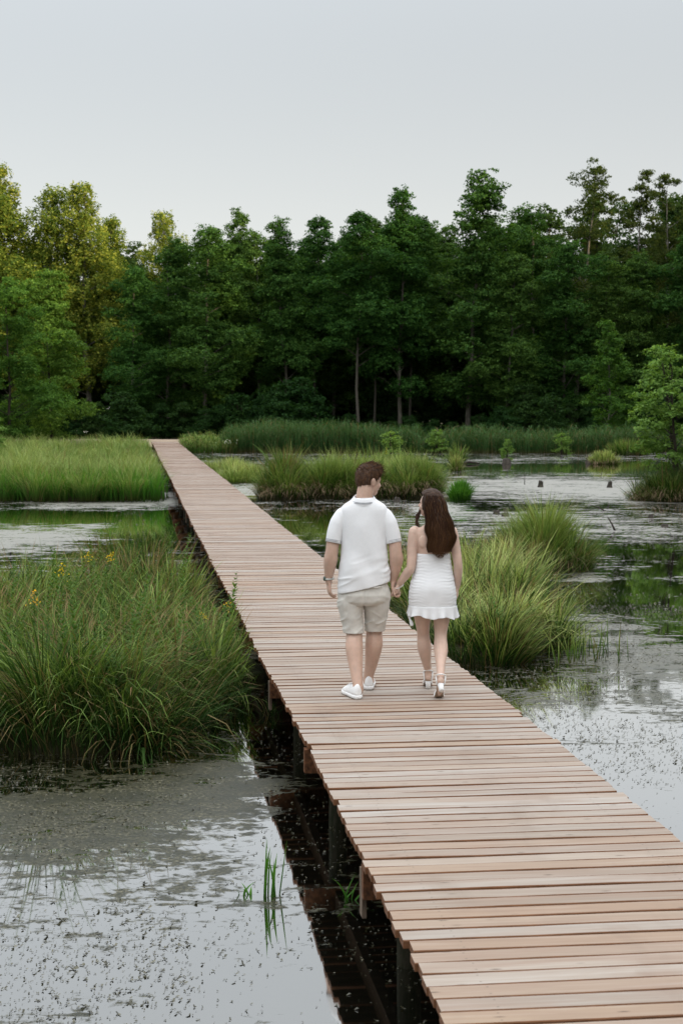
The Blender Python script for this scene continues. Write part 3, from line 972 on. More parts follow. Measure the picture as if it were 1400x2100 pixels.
island('grass_islet', 'low yellowish grass patch between the boardwalk and the bushy island', 'grass island',
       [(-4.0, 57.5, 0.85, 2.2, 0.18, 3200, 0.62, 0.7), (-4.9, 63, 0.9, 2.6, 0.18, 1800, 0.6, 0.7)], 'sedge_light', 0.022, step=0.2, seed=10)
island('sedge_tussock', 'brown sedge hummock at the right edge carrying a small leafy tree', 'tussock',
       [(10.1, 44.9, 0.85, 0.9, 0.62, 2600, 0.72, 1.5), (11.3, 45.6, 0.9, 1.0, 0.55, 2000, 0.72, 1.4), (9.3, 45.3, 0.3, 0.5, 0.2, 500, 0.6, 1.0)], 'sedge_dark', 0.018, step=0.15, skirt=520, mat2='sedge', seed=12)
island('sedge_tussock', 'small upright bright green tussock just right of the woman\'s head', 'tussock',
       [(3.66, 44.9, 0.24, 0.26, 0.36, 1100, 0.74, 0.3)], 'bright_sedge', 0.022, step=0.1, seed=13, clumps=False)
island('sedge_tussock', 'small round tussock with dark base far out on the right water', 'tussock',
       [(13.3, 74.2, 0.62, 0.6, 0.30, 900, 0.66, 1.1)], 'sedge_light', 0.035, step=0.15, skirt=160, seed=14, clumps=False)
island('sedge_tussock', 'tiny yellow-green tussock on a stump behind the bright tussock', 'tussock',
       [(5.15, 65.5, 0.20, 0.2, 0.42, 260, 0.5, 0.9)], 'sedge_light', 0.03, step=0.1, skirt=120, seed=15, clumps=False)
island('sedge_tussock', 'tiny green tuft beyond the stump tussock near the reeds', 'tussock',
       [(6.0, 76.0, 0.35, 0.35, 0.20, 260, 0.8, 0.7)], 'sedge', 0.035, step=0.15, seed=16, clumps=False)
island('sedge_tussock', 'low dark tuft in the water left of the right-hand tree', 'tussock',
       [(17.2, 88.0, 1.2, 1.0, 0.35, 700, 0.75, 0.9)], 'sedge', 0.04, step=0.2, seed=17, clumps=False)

# meadow on the left bank
def meadow():
    g = np.random.default_rng(21)
    root = empty('meadow', (-10, 60, 0))
    tag(root, 'tall light-green grass meadow left of the far boardwalk', 'meadow')
    # low ground
    ys = np.linspace(43.6, 100, 90)
    u = np.linspace(0, 1, 50)
    U, Y = np.meshgrid(u, ys)
    xr = deck_left(Y) - 0.22
    xl = -34.0
    front = 44.6 + 1.1 * vnoise(np.stack([U * 9, U * 0, U * 0], -1)) + (1 - U) * 0.6 + 0.9 * np.clip((U - 0.85) / 0.15, 0, 1)
    X = xl + (xr - xl) * (1 - (1 - U) ** 1.6)
    Z = -0.25 + 0.62 * np.clip((Y - front) / 0.9, 0, 1) + 0.05 * vnoise(np.stack([X, Y, X * 0], -1))
    Z = np.where(U > 0.985, np.minimum(Z, -0.1), Z)
    v = np.stack([X + 10, Y - 60, Z], -1).reshape(-1, 3)
    ny, nx = X.shape
    i = (np.arange(ny - 1)[:, None] * nx + np.arange(nx - 1)[None]).ravel()
    np_obj('mound', v, np.stack([i, i + 1, i + nx + 1, i + nx], -1), MATS['soil'], root, True)
    ch = []
    # front edge: long blades leaning over the water; then the field
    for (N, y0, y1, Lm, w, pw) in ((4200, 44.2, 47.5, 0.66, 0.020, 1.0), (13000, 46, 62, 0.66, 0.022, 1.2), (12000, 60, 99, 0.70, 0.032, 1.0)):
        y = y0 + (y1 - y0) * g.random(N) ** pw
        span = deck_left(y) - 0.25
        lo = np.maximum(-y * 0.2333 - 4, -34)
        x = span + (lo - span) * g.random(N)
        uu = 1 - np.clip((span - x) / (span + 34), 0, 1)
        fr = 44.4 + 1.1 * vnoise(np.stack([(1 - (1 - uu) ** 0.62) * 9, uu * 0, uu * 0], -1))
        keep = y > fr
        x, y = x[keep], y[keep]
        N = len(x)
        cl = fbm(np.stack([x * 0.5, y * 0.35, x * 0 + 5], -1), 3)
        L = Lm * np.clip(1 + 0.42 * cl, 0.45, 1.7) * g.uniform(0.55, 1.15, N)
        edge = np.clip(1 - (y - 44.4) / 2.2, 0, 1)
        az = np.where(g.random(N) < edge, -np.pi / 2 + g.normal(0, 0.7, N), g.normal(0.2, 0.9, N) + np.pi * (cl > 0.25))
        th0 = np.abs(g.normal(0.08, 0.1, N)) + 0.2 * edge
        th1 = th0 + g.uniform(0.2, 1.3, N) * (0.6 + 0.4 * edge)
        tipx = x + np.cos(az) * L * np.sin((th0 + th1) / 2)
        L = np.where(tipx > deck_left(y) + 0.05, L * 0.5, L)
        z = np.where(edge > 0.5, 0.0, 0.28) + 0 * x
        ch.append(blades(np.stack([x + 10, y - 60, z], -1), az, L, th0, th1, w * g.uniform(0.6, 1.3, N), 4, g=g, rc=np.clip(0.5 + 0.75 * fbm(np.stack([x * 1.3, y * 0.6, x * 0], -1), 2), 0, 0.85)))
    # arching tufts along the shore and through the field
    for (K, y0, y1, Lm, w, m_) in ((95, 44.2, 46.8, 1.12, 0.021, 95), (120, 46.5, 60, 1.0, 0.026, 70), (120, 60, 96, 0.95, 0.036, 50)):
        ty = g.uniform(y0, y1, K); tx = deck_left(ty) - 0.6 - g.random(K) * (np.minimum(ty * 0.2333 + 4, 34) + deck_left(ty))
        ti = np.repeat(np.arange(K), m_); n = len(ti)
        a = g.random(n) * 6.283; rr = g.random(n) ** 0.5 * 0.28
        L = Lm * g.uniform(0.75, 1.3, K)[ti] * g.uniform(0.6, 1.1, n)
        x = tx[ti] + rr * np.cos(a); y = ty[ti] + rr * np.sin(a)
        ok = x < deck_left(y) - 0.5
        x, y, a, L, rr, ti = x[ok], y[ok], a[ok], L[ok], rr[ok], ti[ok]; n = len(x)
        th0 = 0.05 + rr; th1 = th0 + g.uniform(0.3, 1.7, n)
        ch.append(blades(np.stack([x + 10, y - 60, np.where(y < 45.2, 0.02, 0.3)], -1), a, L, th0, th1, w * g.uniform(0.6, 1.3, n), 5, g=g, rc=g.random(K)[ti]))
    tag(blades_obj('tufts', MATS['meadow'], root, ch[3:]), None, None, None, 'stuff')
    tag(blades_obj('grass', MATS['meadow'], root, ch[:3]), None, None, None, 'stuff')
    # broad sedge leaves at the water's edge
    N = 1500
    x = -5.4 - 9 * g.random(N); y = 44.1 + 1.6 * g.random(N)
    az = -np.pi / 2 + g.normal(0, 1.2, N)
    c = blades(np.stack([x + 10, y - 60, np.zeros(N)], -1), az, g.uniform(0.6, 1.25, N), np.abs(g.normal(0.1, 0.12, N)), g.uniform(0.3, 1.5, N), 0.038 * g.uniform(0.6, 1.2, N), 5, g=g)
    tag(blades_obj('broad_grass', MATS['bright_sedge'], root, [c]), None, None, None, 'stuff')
meadow()

# reed beds along the far shore
def reed_bed(label, x0, x1, y0, y1, h, N, w, seed, mat='reed', prof=None):
    g = np.random.default_rng(seed)
    cx, cy_ = (x0 + x1) / 2, (y0 + y1) / 2
    root = empty('reed_bed', (cx, cy_, 0))
    tag(root, label, 'reed bed')
    x = g.uniform(x0, x1, N); y = y0 + (y1 - y0) * g.random(N) ** 1.3
    e = np.minimum(x - x0, x1 - x) / 3.0
    y = y + 1.2 * vnoise(np.stack([x * 0.4, x * 0, x * 0 + seed], -1)) + 1.5 * np.clip(1 - e, 0, 1)
    ok = ~((x > deck_left(y) - 0.2) & (x < deck_right(y) + 0.2))
    x, y, e = x[ok], y[ok], e[ok]; N = len(x)
    hh = h * (0.78 + 0.22 * np.clip(e, 0, 1)) * (1 + 0.16 * fbm(np.stack([x * 0.35, y * 0.3, x * 0 + seed], -1)))
    L = hh * g.uniform(0.65, 1.08, N)
    az = g.random(N) * 6.283
    P = np.stack([x - cx, y - cy_, np.full(N, -0.1) + 0 * x], -1)
    stems = blades(P, az, L, np.abs(g.normal(0.04, 0.04, N)), g.uniform(0.05, 0.5, N), w * g.uniform(0.6, 1.2, N), 4, g=g)
    M = N * 2
    idx = g.integers(0, N, M)
    P2 = P[idx] + np.stack([g.normal(0, 0.03, M), g.normal(0, 0.03, M), L[idx] * g.uniform(0.25, 0.9, M)], -1)
    lv = blades(P2, g.random(M) * 6.283, g.uniform(0.3, 0.6, M), g.uniform(0.3, 0.9, M), g.uniform(1.0, 2.2, M), w * g.uniform(0.7, 1.2, M), 3, g=g)
    tag(blades_obj('reeds', MATS[mat], root, [stems, lv]), None, None, None, 'stuff')
reed_bed('tall dense dark-green reed bed behind the bushy grass island', -7.6, 5.2, 91.0, 96.5, 2.15, 4200, 0.05, 31)
reed_bed('lower reed bed along the far shore on the right', 4.4, 21.5, 91.5, 97.5, 1.75, 4400, 0.05, 32)
reed_bed('green reed clump beside the far end of the boardwalk, with white flowers', -11.0, -6.6, 90.0, 98.0, 1.35, 1500, 0.045, 33, 'meadow')
reed_bed('dark reeds on the far shore beyond the right-hand tree', 20.5, 30, 88, 97, 1.5, 1400, 0.05, 34)

# few-bladed clumps standing in open water
def sprig(label, x, y, n, L, w, spread, seed, mat='bright_sedge', lean=0.3, droop=0.5):
    g = np.random.default_rng(seed)
    root = empty('sedge_sprig', (x, y, 0))
    tag(root, label, 'sedge')
    P = np.stack([g.normal(0, spread, n), g.normal(0, spread, n), np.full(n, -0.03)], -1)
    tag(blades_obj('blade', MATS[mat], root, [blades(P, g.random(n) * 6.283, L * g.uniform(0.5, 1.1, n), np.abs(g.normal(0.06, lean * 0.5, n)), np.abs(g.normal(droop, 0.3, n)), w * g.uniform(0.7, 1.3, n), 6, g=g)]), None, None, None, 'stuff')
p = ground_pt(558, 1838); sprig('small sword-leaved sedge sprig alone in the near left water', p[0], p[1], 11, 0.36, 0.017, 0.035, 41, 'bright_sedge', 0.2, 0.35)
p = ground_pt(507, 1835); sprig('tiny weed beside the near sedge sprig', p[0], p[1], 6, 0.12, 0.02, 0.02, 42, 'bright_sedge', 0.8, 1.0)
p = ground_pt(1215, 1352); sprig('sparse upright reed blades in the water right of the pale grass island', p[0], p[1], 46, 0.52, 0.013, 0.20, 43, 'sedge', 0.2, 0.3)
p = ground_pt(1180, 1370); sprig('sparse reed blades at the tip of the pale grass island', p[0] - 0.05, p[1] + 0.3, 26, 0.55, 0.012, 0.13, 44, 'sedge_light', 0.3, 0.5)
p = ground_pt(705, 1845); sprig('weed with long thin blades growing against a near pile', p[0] + 0.02, p[1], 9, 0.2, 0.014, 0.03, 45, 'bright_sedge', 0.8, 1.2)
p = ground_pt(545, 1470); sprig('tuft of grass hanging on the pile beside the near island', p[0] + 0.03, p[1], 40, 0.3, 0.009, 0.06, 46, 'sedge_dark', 0.6, 1.6)

# ------------------------------------------------------------------ trees
def leaf_quads(C, Nrm, size, g, fold=0.25, aspect=0.62):
    """diamond leaves folded along the midrib: 2 triangles each"""
    n = len(C)
    up = g.normal(0, 1, (n, 3))
    a = np.cross(Nrm, up); a /= np.linalg.norm(a, axis=1)[:, None] + 1e-9
    b = np.cross(Nrm, a)
    s = size[:, None]
    v0 = C - a * s * 0.5
    v1 = C + b * s * 0.5 * aspect + Nrm * s * fold * 0.4
    v2 = C + a * s * 0.5
    v3 = C - b * s * 0.5 * aspect + Nrm * s * fold * 0.4
    V = np.stack([v0, v1, v2, v3], 1).reshape(-1, 3)
    i = np.arange(n)[:, None] * 4
    T = np.stack([i + np.array([[0, 1, 2]]), i + np.array([[0, 2, 3]])], 1).reshape(-1, 3)
    return V, T

def profile(shape, u):
    if shape == 'cone':      # young alder: widest low, pointed top
        return np.clip((1 - u) ** 0.62, 0.03, 1) * (0.7 + 0.3 * np.clip(u * 6, 0, 1))
    if shape == 'oval':
        return np.clip((1 - u ** 2) ** 0.75, 0.03, 1) * (0.6 + 0.4 * np.clip(u * 4, 0, 1))
    if shape == 'column':
        return np.clip(np.sin(np.pi * np.clip(0.22 + 0.74 * u, 0, 1)) ** 0.6, 0.08, 1)
    return np.clip((1 - u ** 2.2) ** 0.6, 0.05, 1) * (0.7 + 0.3 * np.clip(u * 4, 0, 1))      # broad

def make_tree(H, Rad, base, nl, leaves, leaf, shape, mat, bark, seed, droop=0.0, sparse=0.0, trunk_r=None, multi=1, flat=0.62, lobe=0.36, skew=0.25, spray=0.3, upb=0.45):
    """trunk and limbs carrying irregular leafy lobes; each lobe a shell of leaf tufts with sprays sticking out"""
    g = np.random.default_rng(seed)
    mb = MB()
    tr = trunk_r or H * 0.0085
    tops = []
    for s in range(multi):
        ln = g.normal(0, 0.02 * H, 2) * (1 if multi == 1 else 3.0)
        k = 9
        u = np.linspace(0, 1, k)
        bx = g.normal(0, 0.006 * H, k).cumsum(); by = g.normal(0, 0.006 * H, k).cumsum()
        path = np.stack([bx - bx[0] + ln[0] * u, by - by[0] + ln[1] * u, -0.4 + u * (H * 0.95 + 0.4)], -1)
        rr = tr * (1.05 - u) ** 0.9 + 0.01
        rr[0] *= 1.35
        mb.tube(path, rr, 8)
        tops.append(path)
    LC, LR = [], []
    sk = g.normal(0, skew, 2)
    for b in range(nl):
        path = tops[b % multi]
        u = ((b + g.random()) / nl) ** 0.85
        h = base * H + u * (1 - base) * H
        pr = float(profile(shape, np.array(u)))
        r = Rad * pr * g.uniform(0.15, 0.86) * (1.0 if b % 3 else 1.15)
        a = b * 2.399 + g.normal(0, 0.7)
        tp = np.array([np.interp(h, path[:, 2], path[:, 0]), np.interp(h, path[:, 2], path[:, 1]), h])
        rl = Rad * lobe * g.uniform(0.65, 1.25) * (0.42 + 0.58 * pr)
        c = tp + np.array([math.cos(a) * r + sk[0] * Rad * u * 0.3, math.sin(a) * r + sk[1] * Rad * u * 0.3, (0.18 - droop) * r - 0.35 * rl])
        if g.random() < sparse and b < nl - 3: continue
        LC.append(c); LR.append(rl)
        start = tp - np.array([0, 0, min(0.45 * r + 0.2, h * 0.4)])
        midp = (start + c) / 2 + np.array([0, 0, 0.06 * r])
        mb.tube([start, midp, c], [max(0.014, tr * 0.32 * (1 - u) + 0.016), 0.02 * H / 18, 0.010], 4, cap=False)
    LC = np.array(LC); LR = np.array(LR)
    w = LR ** 2; w /= w.sum()
    # tufts on the lobes
    nt = max(60, leaves // 16)
    idx = g.choice(len(LC), nt, p=w)
    d = g.normal(0, 1, (nt, 3)); d[:, 2] = d[:, 2] * 0.8 + 0.25; d /= np.linalg.norm(d, axis=1)[:, None]
    rough = 1 + 0.28 * vnoise(d * 2.2 + idx[:, None] * 3.7)
    rad = LR[idx] * rough * np.where(g.random(nt) < 0.75, g.uniform(0.78, 1.05, nt), g.uniform(0.3, 0.8, nt))
    isp = g.random(nt) < spray
    rad = np.where(isp, rad * g.uniform(1.0, 1.38, nt), rad)
    TC = LC[idx] + d * rad[:, None] * np.array([1, 1, flat])
    TR = leaf * g.uniform(1.2, 2.9, nt) * np.where(isp, 0.7, 1.0)
    ti = g.choice(nt, leaves)
    e = g.normal(0, 1, (leaves, 3)); e /= np.linalg.norm(e, axis=1)[:, None]
    C = TC[ti] + e * (g.random(leaves) ** 0.5 * TR[ti])[:, None] * (np.array([1, 1, 0.6]) if droop < 0.2 else np.array([0.7, 0.7, 1.5]))
    Nn = d[ti] * 0.65 + np.array([0, 0, upb]) + g.normal(0, 0.5, (leaves, 3))
    Nn /= np.linalg.norm(Nn, axis=1)[:, None]
    V, T = leaf_quads(C, Nn, leaf * g.uniform(0.6, 1.4, leaves), g)
    return (H, mb.mesh('trunk', MATS[bark], True), np_mesh('crown', V, T, MATS[mat]))

ARCH = {}
ARCH['alder'] = [make_tree(19, r, b, nb, 42000, 0.18, sh, 'leaf_alder', 'bark_grey', 100 + i)
                 for i, (r, b, nb, sh) in enumerate([(4.0, 0.18, 34, 'oval'), (4.0, 0.22, 36, 'cone'), (4.3, 0.16, 36, 'broad'), (3.8, 0.26, 32, 'oval'), (4.5, 0.14, 40, 'cone')])]
ARCH['pole'] = [make_tree(19, r, b, nb, 36000, 0.18, sh, 'leaf_alder', 'bark_pale', 110 + i, trunk_r=0.12)
                for i, (r, b, nb, sh) in enumerate([(3.6, 0.36, 28, 'oval'), (3.8, 0.33, 30, 'cone'), (3.4, 0.40, 26, 'oval')])]
ARCH['dark'] = [make_tree(19, r, b, nb, 24000, 0.22, sh, 'leaf_dark', 'bark_dark', 120 + i)
                for i, (r, b, nb, sh) in enumerate([(4.0, 0.08, 34, 'broad'), (3.8, 0.10, 32, 'oval'), (3.9, 0.16, 34, 'cone')])]
ARCH['birch'] = [make_tree(21, r, 0.20, nb, 38000, 0.17, sh, 'leaf_birch', 'bark_grey', 130 + i, droop=0.25, lobe=0.34, flat=0.9, upb=0.05)
                 for i, (r, nb, sh) in enumerate([(4.0, 40, 'oval'), (3.7, 38, 'cone'), (4.2, 42, 'oval')])]
ARCH['aspen'] = [make_tree(23, r, 0.28, nb, 22000, 0.18, sh, 'leaf_aspen', 'bark_grey', 140 + i, sparse=0.25, lobe=0.27, spray=0.5, upb=0.15)
                 for i, (r, nb, sh) in enumerate([(4.4, 40, 'broad'), (4.0, 38, 'oval'), (4.2, 40, 'broad')])]
ARCH['bright'] = [make_tree(11.5, r, 0.05, nb, 34000, 0.14, 'broad', 'leaf_bright', 'bark_dark', 150 + i, flat=0.5)
                  for i, (r, nb) in enumerate([(3.3, 40), (3.0, 38)])]
ARCH['young'] = [make_tree(8.5, 1.9, 0.08, 38, 10000, 0.15, 'cone', 'leaf_bright', 'bark_grey', 160, lobe=0.36, spray=0.45)]
ARCH['willow'] = [make_tree(4.0, 1.15, 0.14, 32, 8000, 0.085, 'broad', 'leaf_willow', 'bark_dark', 170, multi=2, lobe=0.3, spray=0.5)]
ARCH['shrub'] = [make_tree(4.0, r, 0.02, 20, 7000, 0.17, 'broad', 'leaf_shrub', 'bark_dark', 180 + i, multi=3) for i, r in enumerate((1.9, 2.3, 1.6))]
ARCH['bush'] = [make_tree(1.4, 0.55, 0.05, 14, 1600, 0.085, 'broad', 'leaf_willow', 'bark_dark', 190 + i, multi=3) for i in range(2)]

def tree(name, label, cat, x, y, H, kind, group=None, z=0.2, wide=1.0, var=None):
    arch = ARCH[kind][random.randrange(len(ARCH[kind])) if var is None else var % len(ARCH[kind])]
    root = empty(name, (x, y, z), random.random() * 6.283)
    s = (H - z) / arch[0]
    w = s * wide
    for nm, me in (('trunk', arch[1]), ('crown', arch[2])):
        o = link(bpy.data.objects.new(nm, me), root)
        o.scale = (w, w, s)
    tag(root, label, cat, group)
    return root

def tree_px(px, top, dist, kind, label, wide=1.0, var=None, name=None, group='trees of the forest edge', lift=0.0):
    x = (px - 700) / F * dist
    nm = name or {'birch': 'birch_tree', 'alder': 'alder_tree', 'aspen': 'aspen_tree', 'dark': 'forest_tree', 'bright': 'broadleaf_tree', 'young': 'young_tree', 'willow': 'willow_tree', 'pole': 'alder_tree'}[kind]
    return tree(nm, label, 'tree', x, dist, height_at(top, dist) + lift, kind, group, 0.3, wide, var)

for a in [
    (-35, 372, 127, 'birch', 'golden sunlit birch cut by the left edge of the picture', 1.45, 0),
    (32, 350, 131, 'birch', 'tallest golden birch near the left edge of the forest', 1.4, 1),
    (112, 392, 129, 'birch', 'golden birch with a rounded top, third from the left edge', 1.4, 2),
    (186, 381, 127, 'birch', 'golden birch with a pointed top above the bright green tree', 1.35, 0),
    (248, 452, 132, 'birch', 'lower golden birch where the sunlit trees end', 1.35, 1),
    (342, 440, 140, 'birch', 'small gold-topped birch peeping over the dark trees left of centre', 1.2, 2),
    (275, 545, 117, 'alder', 'dark tree below the last golden birch, left of the boardwalk end', 1.1, 2),
    (345, 490, 120, 'alder', 'dark green tree straight above the boardwalk end', 1.05, 4),
    (425, 462, 117, 'alder', 'broad dark tree with a rounded top right of the boardwalk end', 1.2, 2),
    (470, 436, 127, 'alder', 'slim dark tree top behind the broad rounded one', 0.85, 1),
    (535, 478, 125, 'alder', 'dark tree in the dip of the skyline left of centre', 1.0, 3),
    (598, 454, 119, 'alder', 'pointed dark tree just left of the picture centre', 1.0, 1),
    (648, 452, 124, 'pole', 'round-topped dark tree at the centre of the forest', 1.0, 0),
    (735, 442, 116.5, 'pole', 'dark tree with pale trunk at the centre of the forest', 1.1, 3),
    (766, 452, 121, 'pole', 'dark tree between the centre and the first tall pointed tree', 0.9, 0),
    (818, 398, 119, 'alder', 'tall dark tree with a pointed top above the couple', 1.0, 1),
    (842, 448, 122, 'pole', 'dark tree in the gap between the two pointed trees', 1.0, 3),
    (958, 360, 119, 'alder', 'tallest pointed dark tree right of the couple', 1.15, 4),
    (1040, 520, 116, 'alder', 'leaning leafy tree in front of the tall pointed tree on its right', 1.1, 2),
    (1085, 425, 126, 'alder', 'dark tree left of the tall airy trees', 1.1, 0),
    (1180, 335, 124, 'aspen', 'tallest airy tree with a ragged crown on the right skyline', 1.0, 0),
    (1150, 500, 117, 'alder', 'dark tree in front of the tallest airy tree', 1.2, 2),
    (1295, 358, 129, 'aspen', 'airy thin-crowned tree, second of the right-hand skyline trees', 0.95, 1),
    (1368, 365, 123, 'aspen', 'airy gold-edged tree at the right edge of the skyline', 0.95, 2),
    (1240, 540, 117, 'alder', 'dark tree behind the slender young tree on the right', 1.2, 0),
    (1330, 520, 118, 'alder', 'dark tree below the airy trees near the right edge', 1.2, 4),
    (1420, 480, 117, 'alder', 'dark tree cut by the right edge of the picture', 1.2, 2),
]:
    tree_px(a[0], a[1], a[2], a[3], a[4], a[5], a[6])

tree_px(25, 572, 96, 'bright', 'bright green leafy tree at the left edge before the forest', 1.05, 0, group='broadleaf trees on the left bank')
tree_px(108, 556, 101, 'bright', 'bright green leafy tree right of its twin at the left edge', 1.1, 1, group='broadleaf trees on the left bank')
tree_px(-75, 640, 94, 'bright', 'bright green tree mostly outside the left edge', 1.0, 1, group='broadleaf trees on the left bank')
tree_px(1245, 660, 101, 'young', 'slender young bright-green tree standing before the forest on the right', 1.15, 0, group=None)
t = tree('willow_tree', 'small pale leafy tree growing on the hummock at the right edge', 'tree', 10.35, 45.0, 4.75, 'willow', None, 0.45, 1.25, 0)
tree('willow_tree', 'second leafy stem outside the right edge on the same hummock', 'tree', 11.5, 45.6, 4.2, 'willow', None, 0.45, 1.2, 0)

for px, top, d in ((1090, 440, 143), (1135, 420, 150), (1200, 410, 146), (1245, 415, 154), (1335, 412, 148), (1395, 405, 156), (1440, 390, 146), (1480, 380, 152)):
    tree_px(px, top, d, 'dark', 'tall dark tree behind the airy trees on the right', 1.2, None, group='tall trees behind the right skyline')
px = 385
while px < 1120:
    tree_px(px, random.uniform(472, 505) + (22 if px < 650 else -22 if px > 780 else 0), random.uniform(127, 132), 'alder', 'green tree of the second row filling the forest skyline', 1.15, None, group='second row of forest trees')
    px += random.uniform(40, 56)
# deeper rows of the wood
k = 0
for dist, topm, sp in ((134, 520, 50), (146, 540, 56), (160, 560, 66), (176, 575, 80)):
    px = -140 + (dist % 7) * 6
    while px < 1560:
        tree_px(px + random.uniform(-14, 14), topm + random.uniform(-40, 50), dist + random.uniform(-4, 4), 'dark', 'dark tree deep inside the forest behind the front row', 1.25, None, group='trees deep in the forest')
        px += sp
# undergrowth along the edge of the wood
px = -60
spots = []
while px < 1500:
    if not (295 < px < 375):
        spots.append(px)
    px += random.uniform(34, 52)
for px in spots:
    d = random.uniform(111, 115)
    tree('shrub', 'dark undergrowth shrub at the foot of the forest', 'shrub', (px - 700) / F * d, d, (random.uniform(1.4, 2.4) if 640 < px < 1000 else random.uniform(2.6, 5.2)), 'shrub', 'undergrowth shrubs along the forest edge', 0.25, random.uniform(0.9, 1.4))
for px in range(250, 430, 45):
    tree('shrub', 'dark shrub behind the sandy path at the boardwalk end', 'shrub', (px - 700) / F * 117, 113.5 + random.uniform(0, 2), random.uniform(2.2, 3.6), 'shrub', 'shrubs behind the sandy path', 0.25, 1.3)
px = -80
while px < 1500:
    d = random.uniform(122, 130)
    tree('shrub', 'dark undergrowth shrub between the trunks deeper in the forest', 'shrub', (px - 700) / F * d, d, random.uniform(2.5, 4.5), 'shrub', 'undergrowth shrubs deeper in the forest', 0.25, random.uniform(1.2, 1.6))
    px += random.uniform(40, 60)
for px, d, h, lb in ((1135, 104, 3.6, 'small lone sapling bush right of centre before the forest'), (60, 103, 2.2, 'low dark bush at the foot of the bright green trees'), (230, 104, 2.0, 'low bush between the bright trees and the boardwalk end')):
    tree('shrub', lb, 'shrub', (px - 700) / F * d, d, h, 'shrub', None, 0.25, 1.0)
for px, py, h, lb, v in ((800, 940, 1.5, 'light leafy bush in front of the tall reeds', 1), (893, 930, 1.5, 'light leafy bush at the right end of the bushy island', 0),
                         (1150, 932, 1.3, 'small leafy bush in the water before the right reeds', 1), (1037, 950, 1.25, 'sapling growing from a stump in the far water', 0)):
    p = ground_pt(px, py)
    tree('bush', lb, 'bush', p[0], p[1], h, 'bush', None, 0.05, 0.8 if 'sapling' in lb else 1.3, v)

tree('shrub', 'pale leafy shrub cut by the left edge on the meadow', 'shrub', -16.4, 69.0, 2.6, 'willow', None, 0.25, 1.5, 0)
# the wood goes round the pond on the right; it keeps the low sun off the water
for i in range(19):
    for row, xx in enumerate((37, 43, 50)):
        y = -48 + i * 8.6 + row * 2.7 + random.uniform(-1.2, 1.2)
        tree('forest_tree', 'forest tree on the right bank beyond the edge of the picture', 'tree', xx + random.uniform(-1.5, 1.5), y, random.uniform(20, 24) + (4.0 if y > 78 else 0), 'dark', 'trees on the right bank', 0.3, 1.35)
for i in range(14):
    tree('forest_tree', 'forest tree on the right bank beyond the edge of the picture', 'tree', 36 + (i // 2) * 6.0, (124 if i % 2 else 150) + random.uniform(-6, 10), random.uniform(23, 25.5), 'dark', 'trees on the right bank', 0.3, 1.3)

# ------------------------------------------------------------------ flowering herbs on the near island
def herb(label, name, x, y, z, h, seed, flower=None, cat='plant'):
    g = np.random.default_rng(seed)
    root = empty(name, (x, y, z))
    tag(root, label, cat)
    ln = g.normal(0, 0.06, 2)
    mb = MB(); u = np.linspace(0, 1, 6)
    path = np.stack([ln[0] * u ** 2, ln[1] * u ** 2, h * u], -1)
    mb.tube(path, 0.005 * (1.1 - 0.7 * u), 5)
    mb.build('stem', MATS['leaf_herb'], root)
    C, az, L = [], [], []
    nl = int(h / 0.045)
    for i in range(nl):
        f = 0.25 + 0.75 * i / nl
        c = np.array([ln[0] * f * f, ln[1] * f * f, h * f])
        for s in range(3):
            C.append(c); az.append(i * 0.9 + s * 2.09); L.append(0.105 * (1.15 - 0.75 * f))
    n = len(C)
    v, q, t, r = blades(np.array(C), np.array(az), np.array(L), g.uniform(0.7, 1.1, n), g.uniform(1.3, 2.2, n), np.array(L) * 0.30, 4, tw=np.zeros(n), g=g)
    np_obj('leaf', v, q, MATS['leaf_herb'], root, True)
    if flower:
        nf = 34
        f = 1 - 0.24 * g.random(nf)
        c = np.stack([ln[0] * f ** 2, ln[1] * f ** 2, h * f], -1) + g.normal(0, 1, (nf, 3)) * np.array([0.024, 0.024, 0.014]) * (0.4 + (1 - f)[:, None] * 5)
        nn = g.normal(0, 1, (nf, 3)) + np.array([0, -0.4, 0.6]); nn /= np.linalg.norm(nn, axis=1)[:, None]
        V, T = leaf_quads(c, nn, g.uniform(0.014, 0.024, nf), g, 0.3, 1.0)
        np_obj('flower', V, T, MATS[flower], root)
    return root

def herb_px(label, name, px, py_top, dist, h, seed, flower=None):
    x = (px - 700) / F * dist
    top = height_at(py_top, dist)
    herb(label, name, x, dist, top - h, h, seed, flower, 'flower' if flower else 'plant')
herb_px('yellow loosestrife with a tall flower spike near the left edge', 'loosestrife', 121, 1155, 15.0, 0.6, 1, 'petal_yellow')
herb_px('yellow loosestrife flower head at the far left of the near island', 'loosestrife', 66, 1212, 13.8, 0.55, 2, 'petal_yellow')
herb_px('small yellow flower at the back of the near island', 'loosestrife', 212, 1130, 17.5, 0.5, 3, 'petal_yellow')
herb_px('faint yellow flower left of the one at the back of the near island', 'loosestrife', 186, 1132, 18.0, 0.5, 4, 'petal_yellow')
herb_px('small yellow flower close to the boardwalk edge', 'loosestrife', 420, 1255, 15.6, 0.4, 5, 'petal_yellow')
herb_px('yellow flower on the near island nearest the boardwalk planks', 'loosestrife', 453, 1238, 16.0, 0.4, 6, 'petal_yellow')
herb_px('yellow flower on the bushy island behind the man', 'loosestrife', 792, 918, 55, 1.0, 12, 'petal_yellow')
herb_px('upright leafy herb with a pointed tip in the middle of the near island', 'leafy_herb', 250, 1238, 14.0, 0.62, 7)
herb_px('paler leafy herb left of the pointed one on the near island', 'leafy_herb', 168, 1215, 14.6, 0.55, 8)
herb_px('leafy herb with drooping leaves in front of the pointed one', 'leafy_herb', 228, 1298, 13.4, 0.5, 9)
herb_px('low leafy herb in the arching grass of the near island', 'leafy_herb', 268, 1360, 12.9, 0.4, 10)
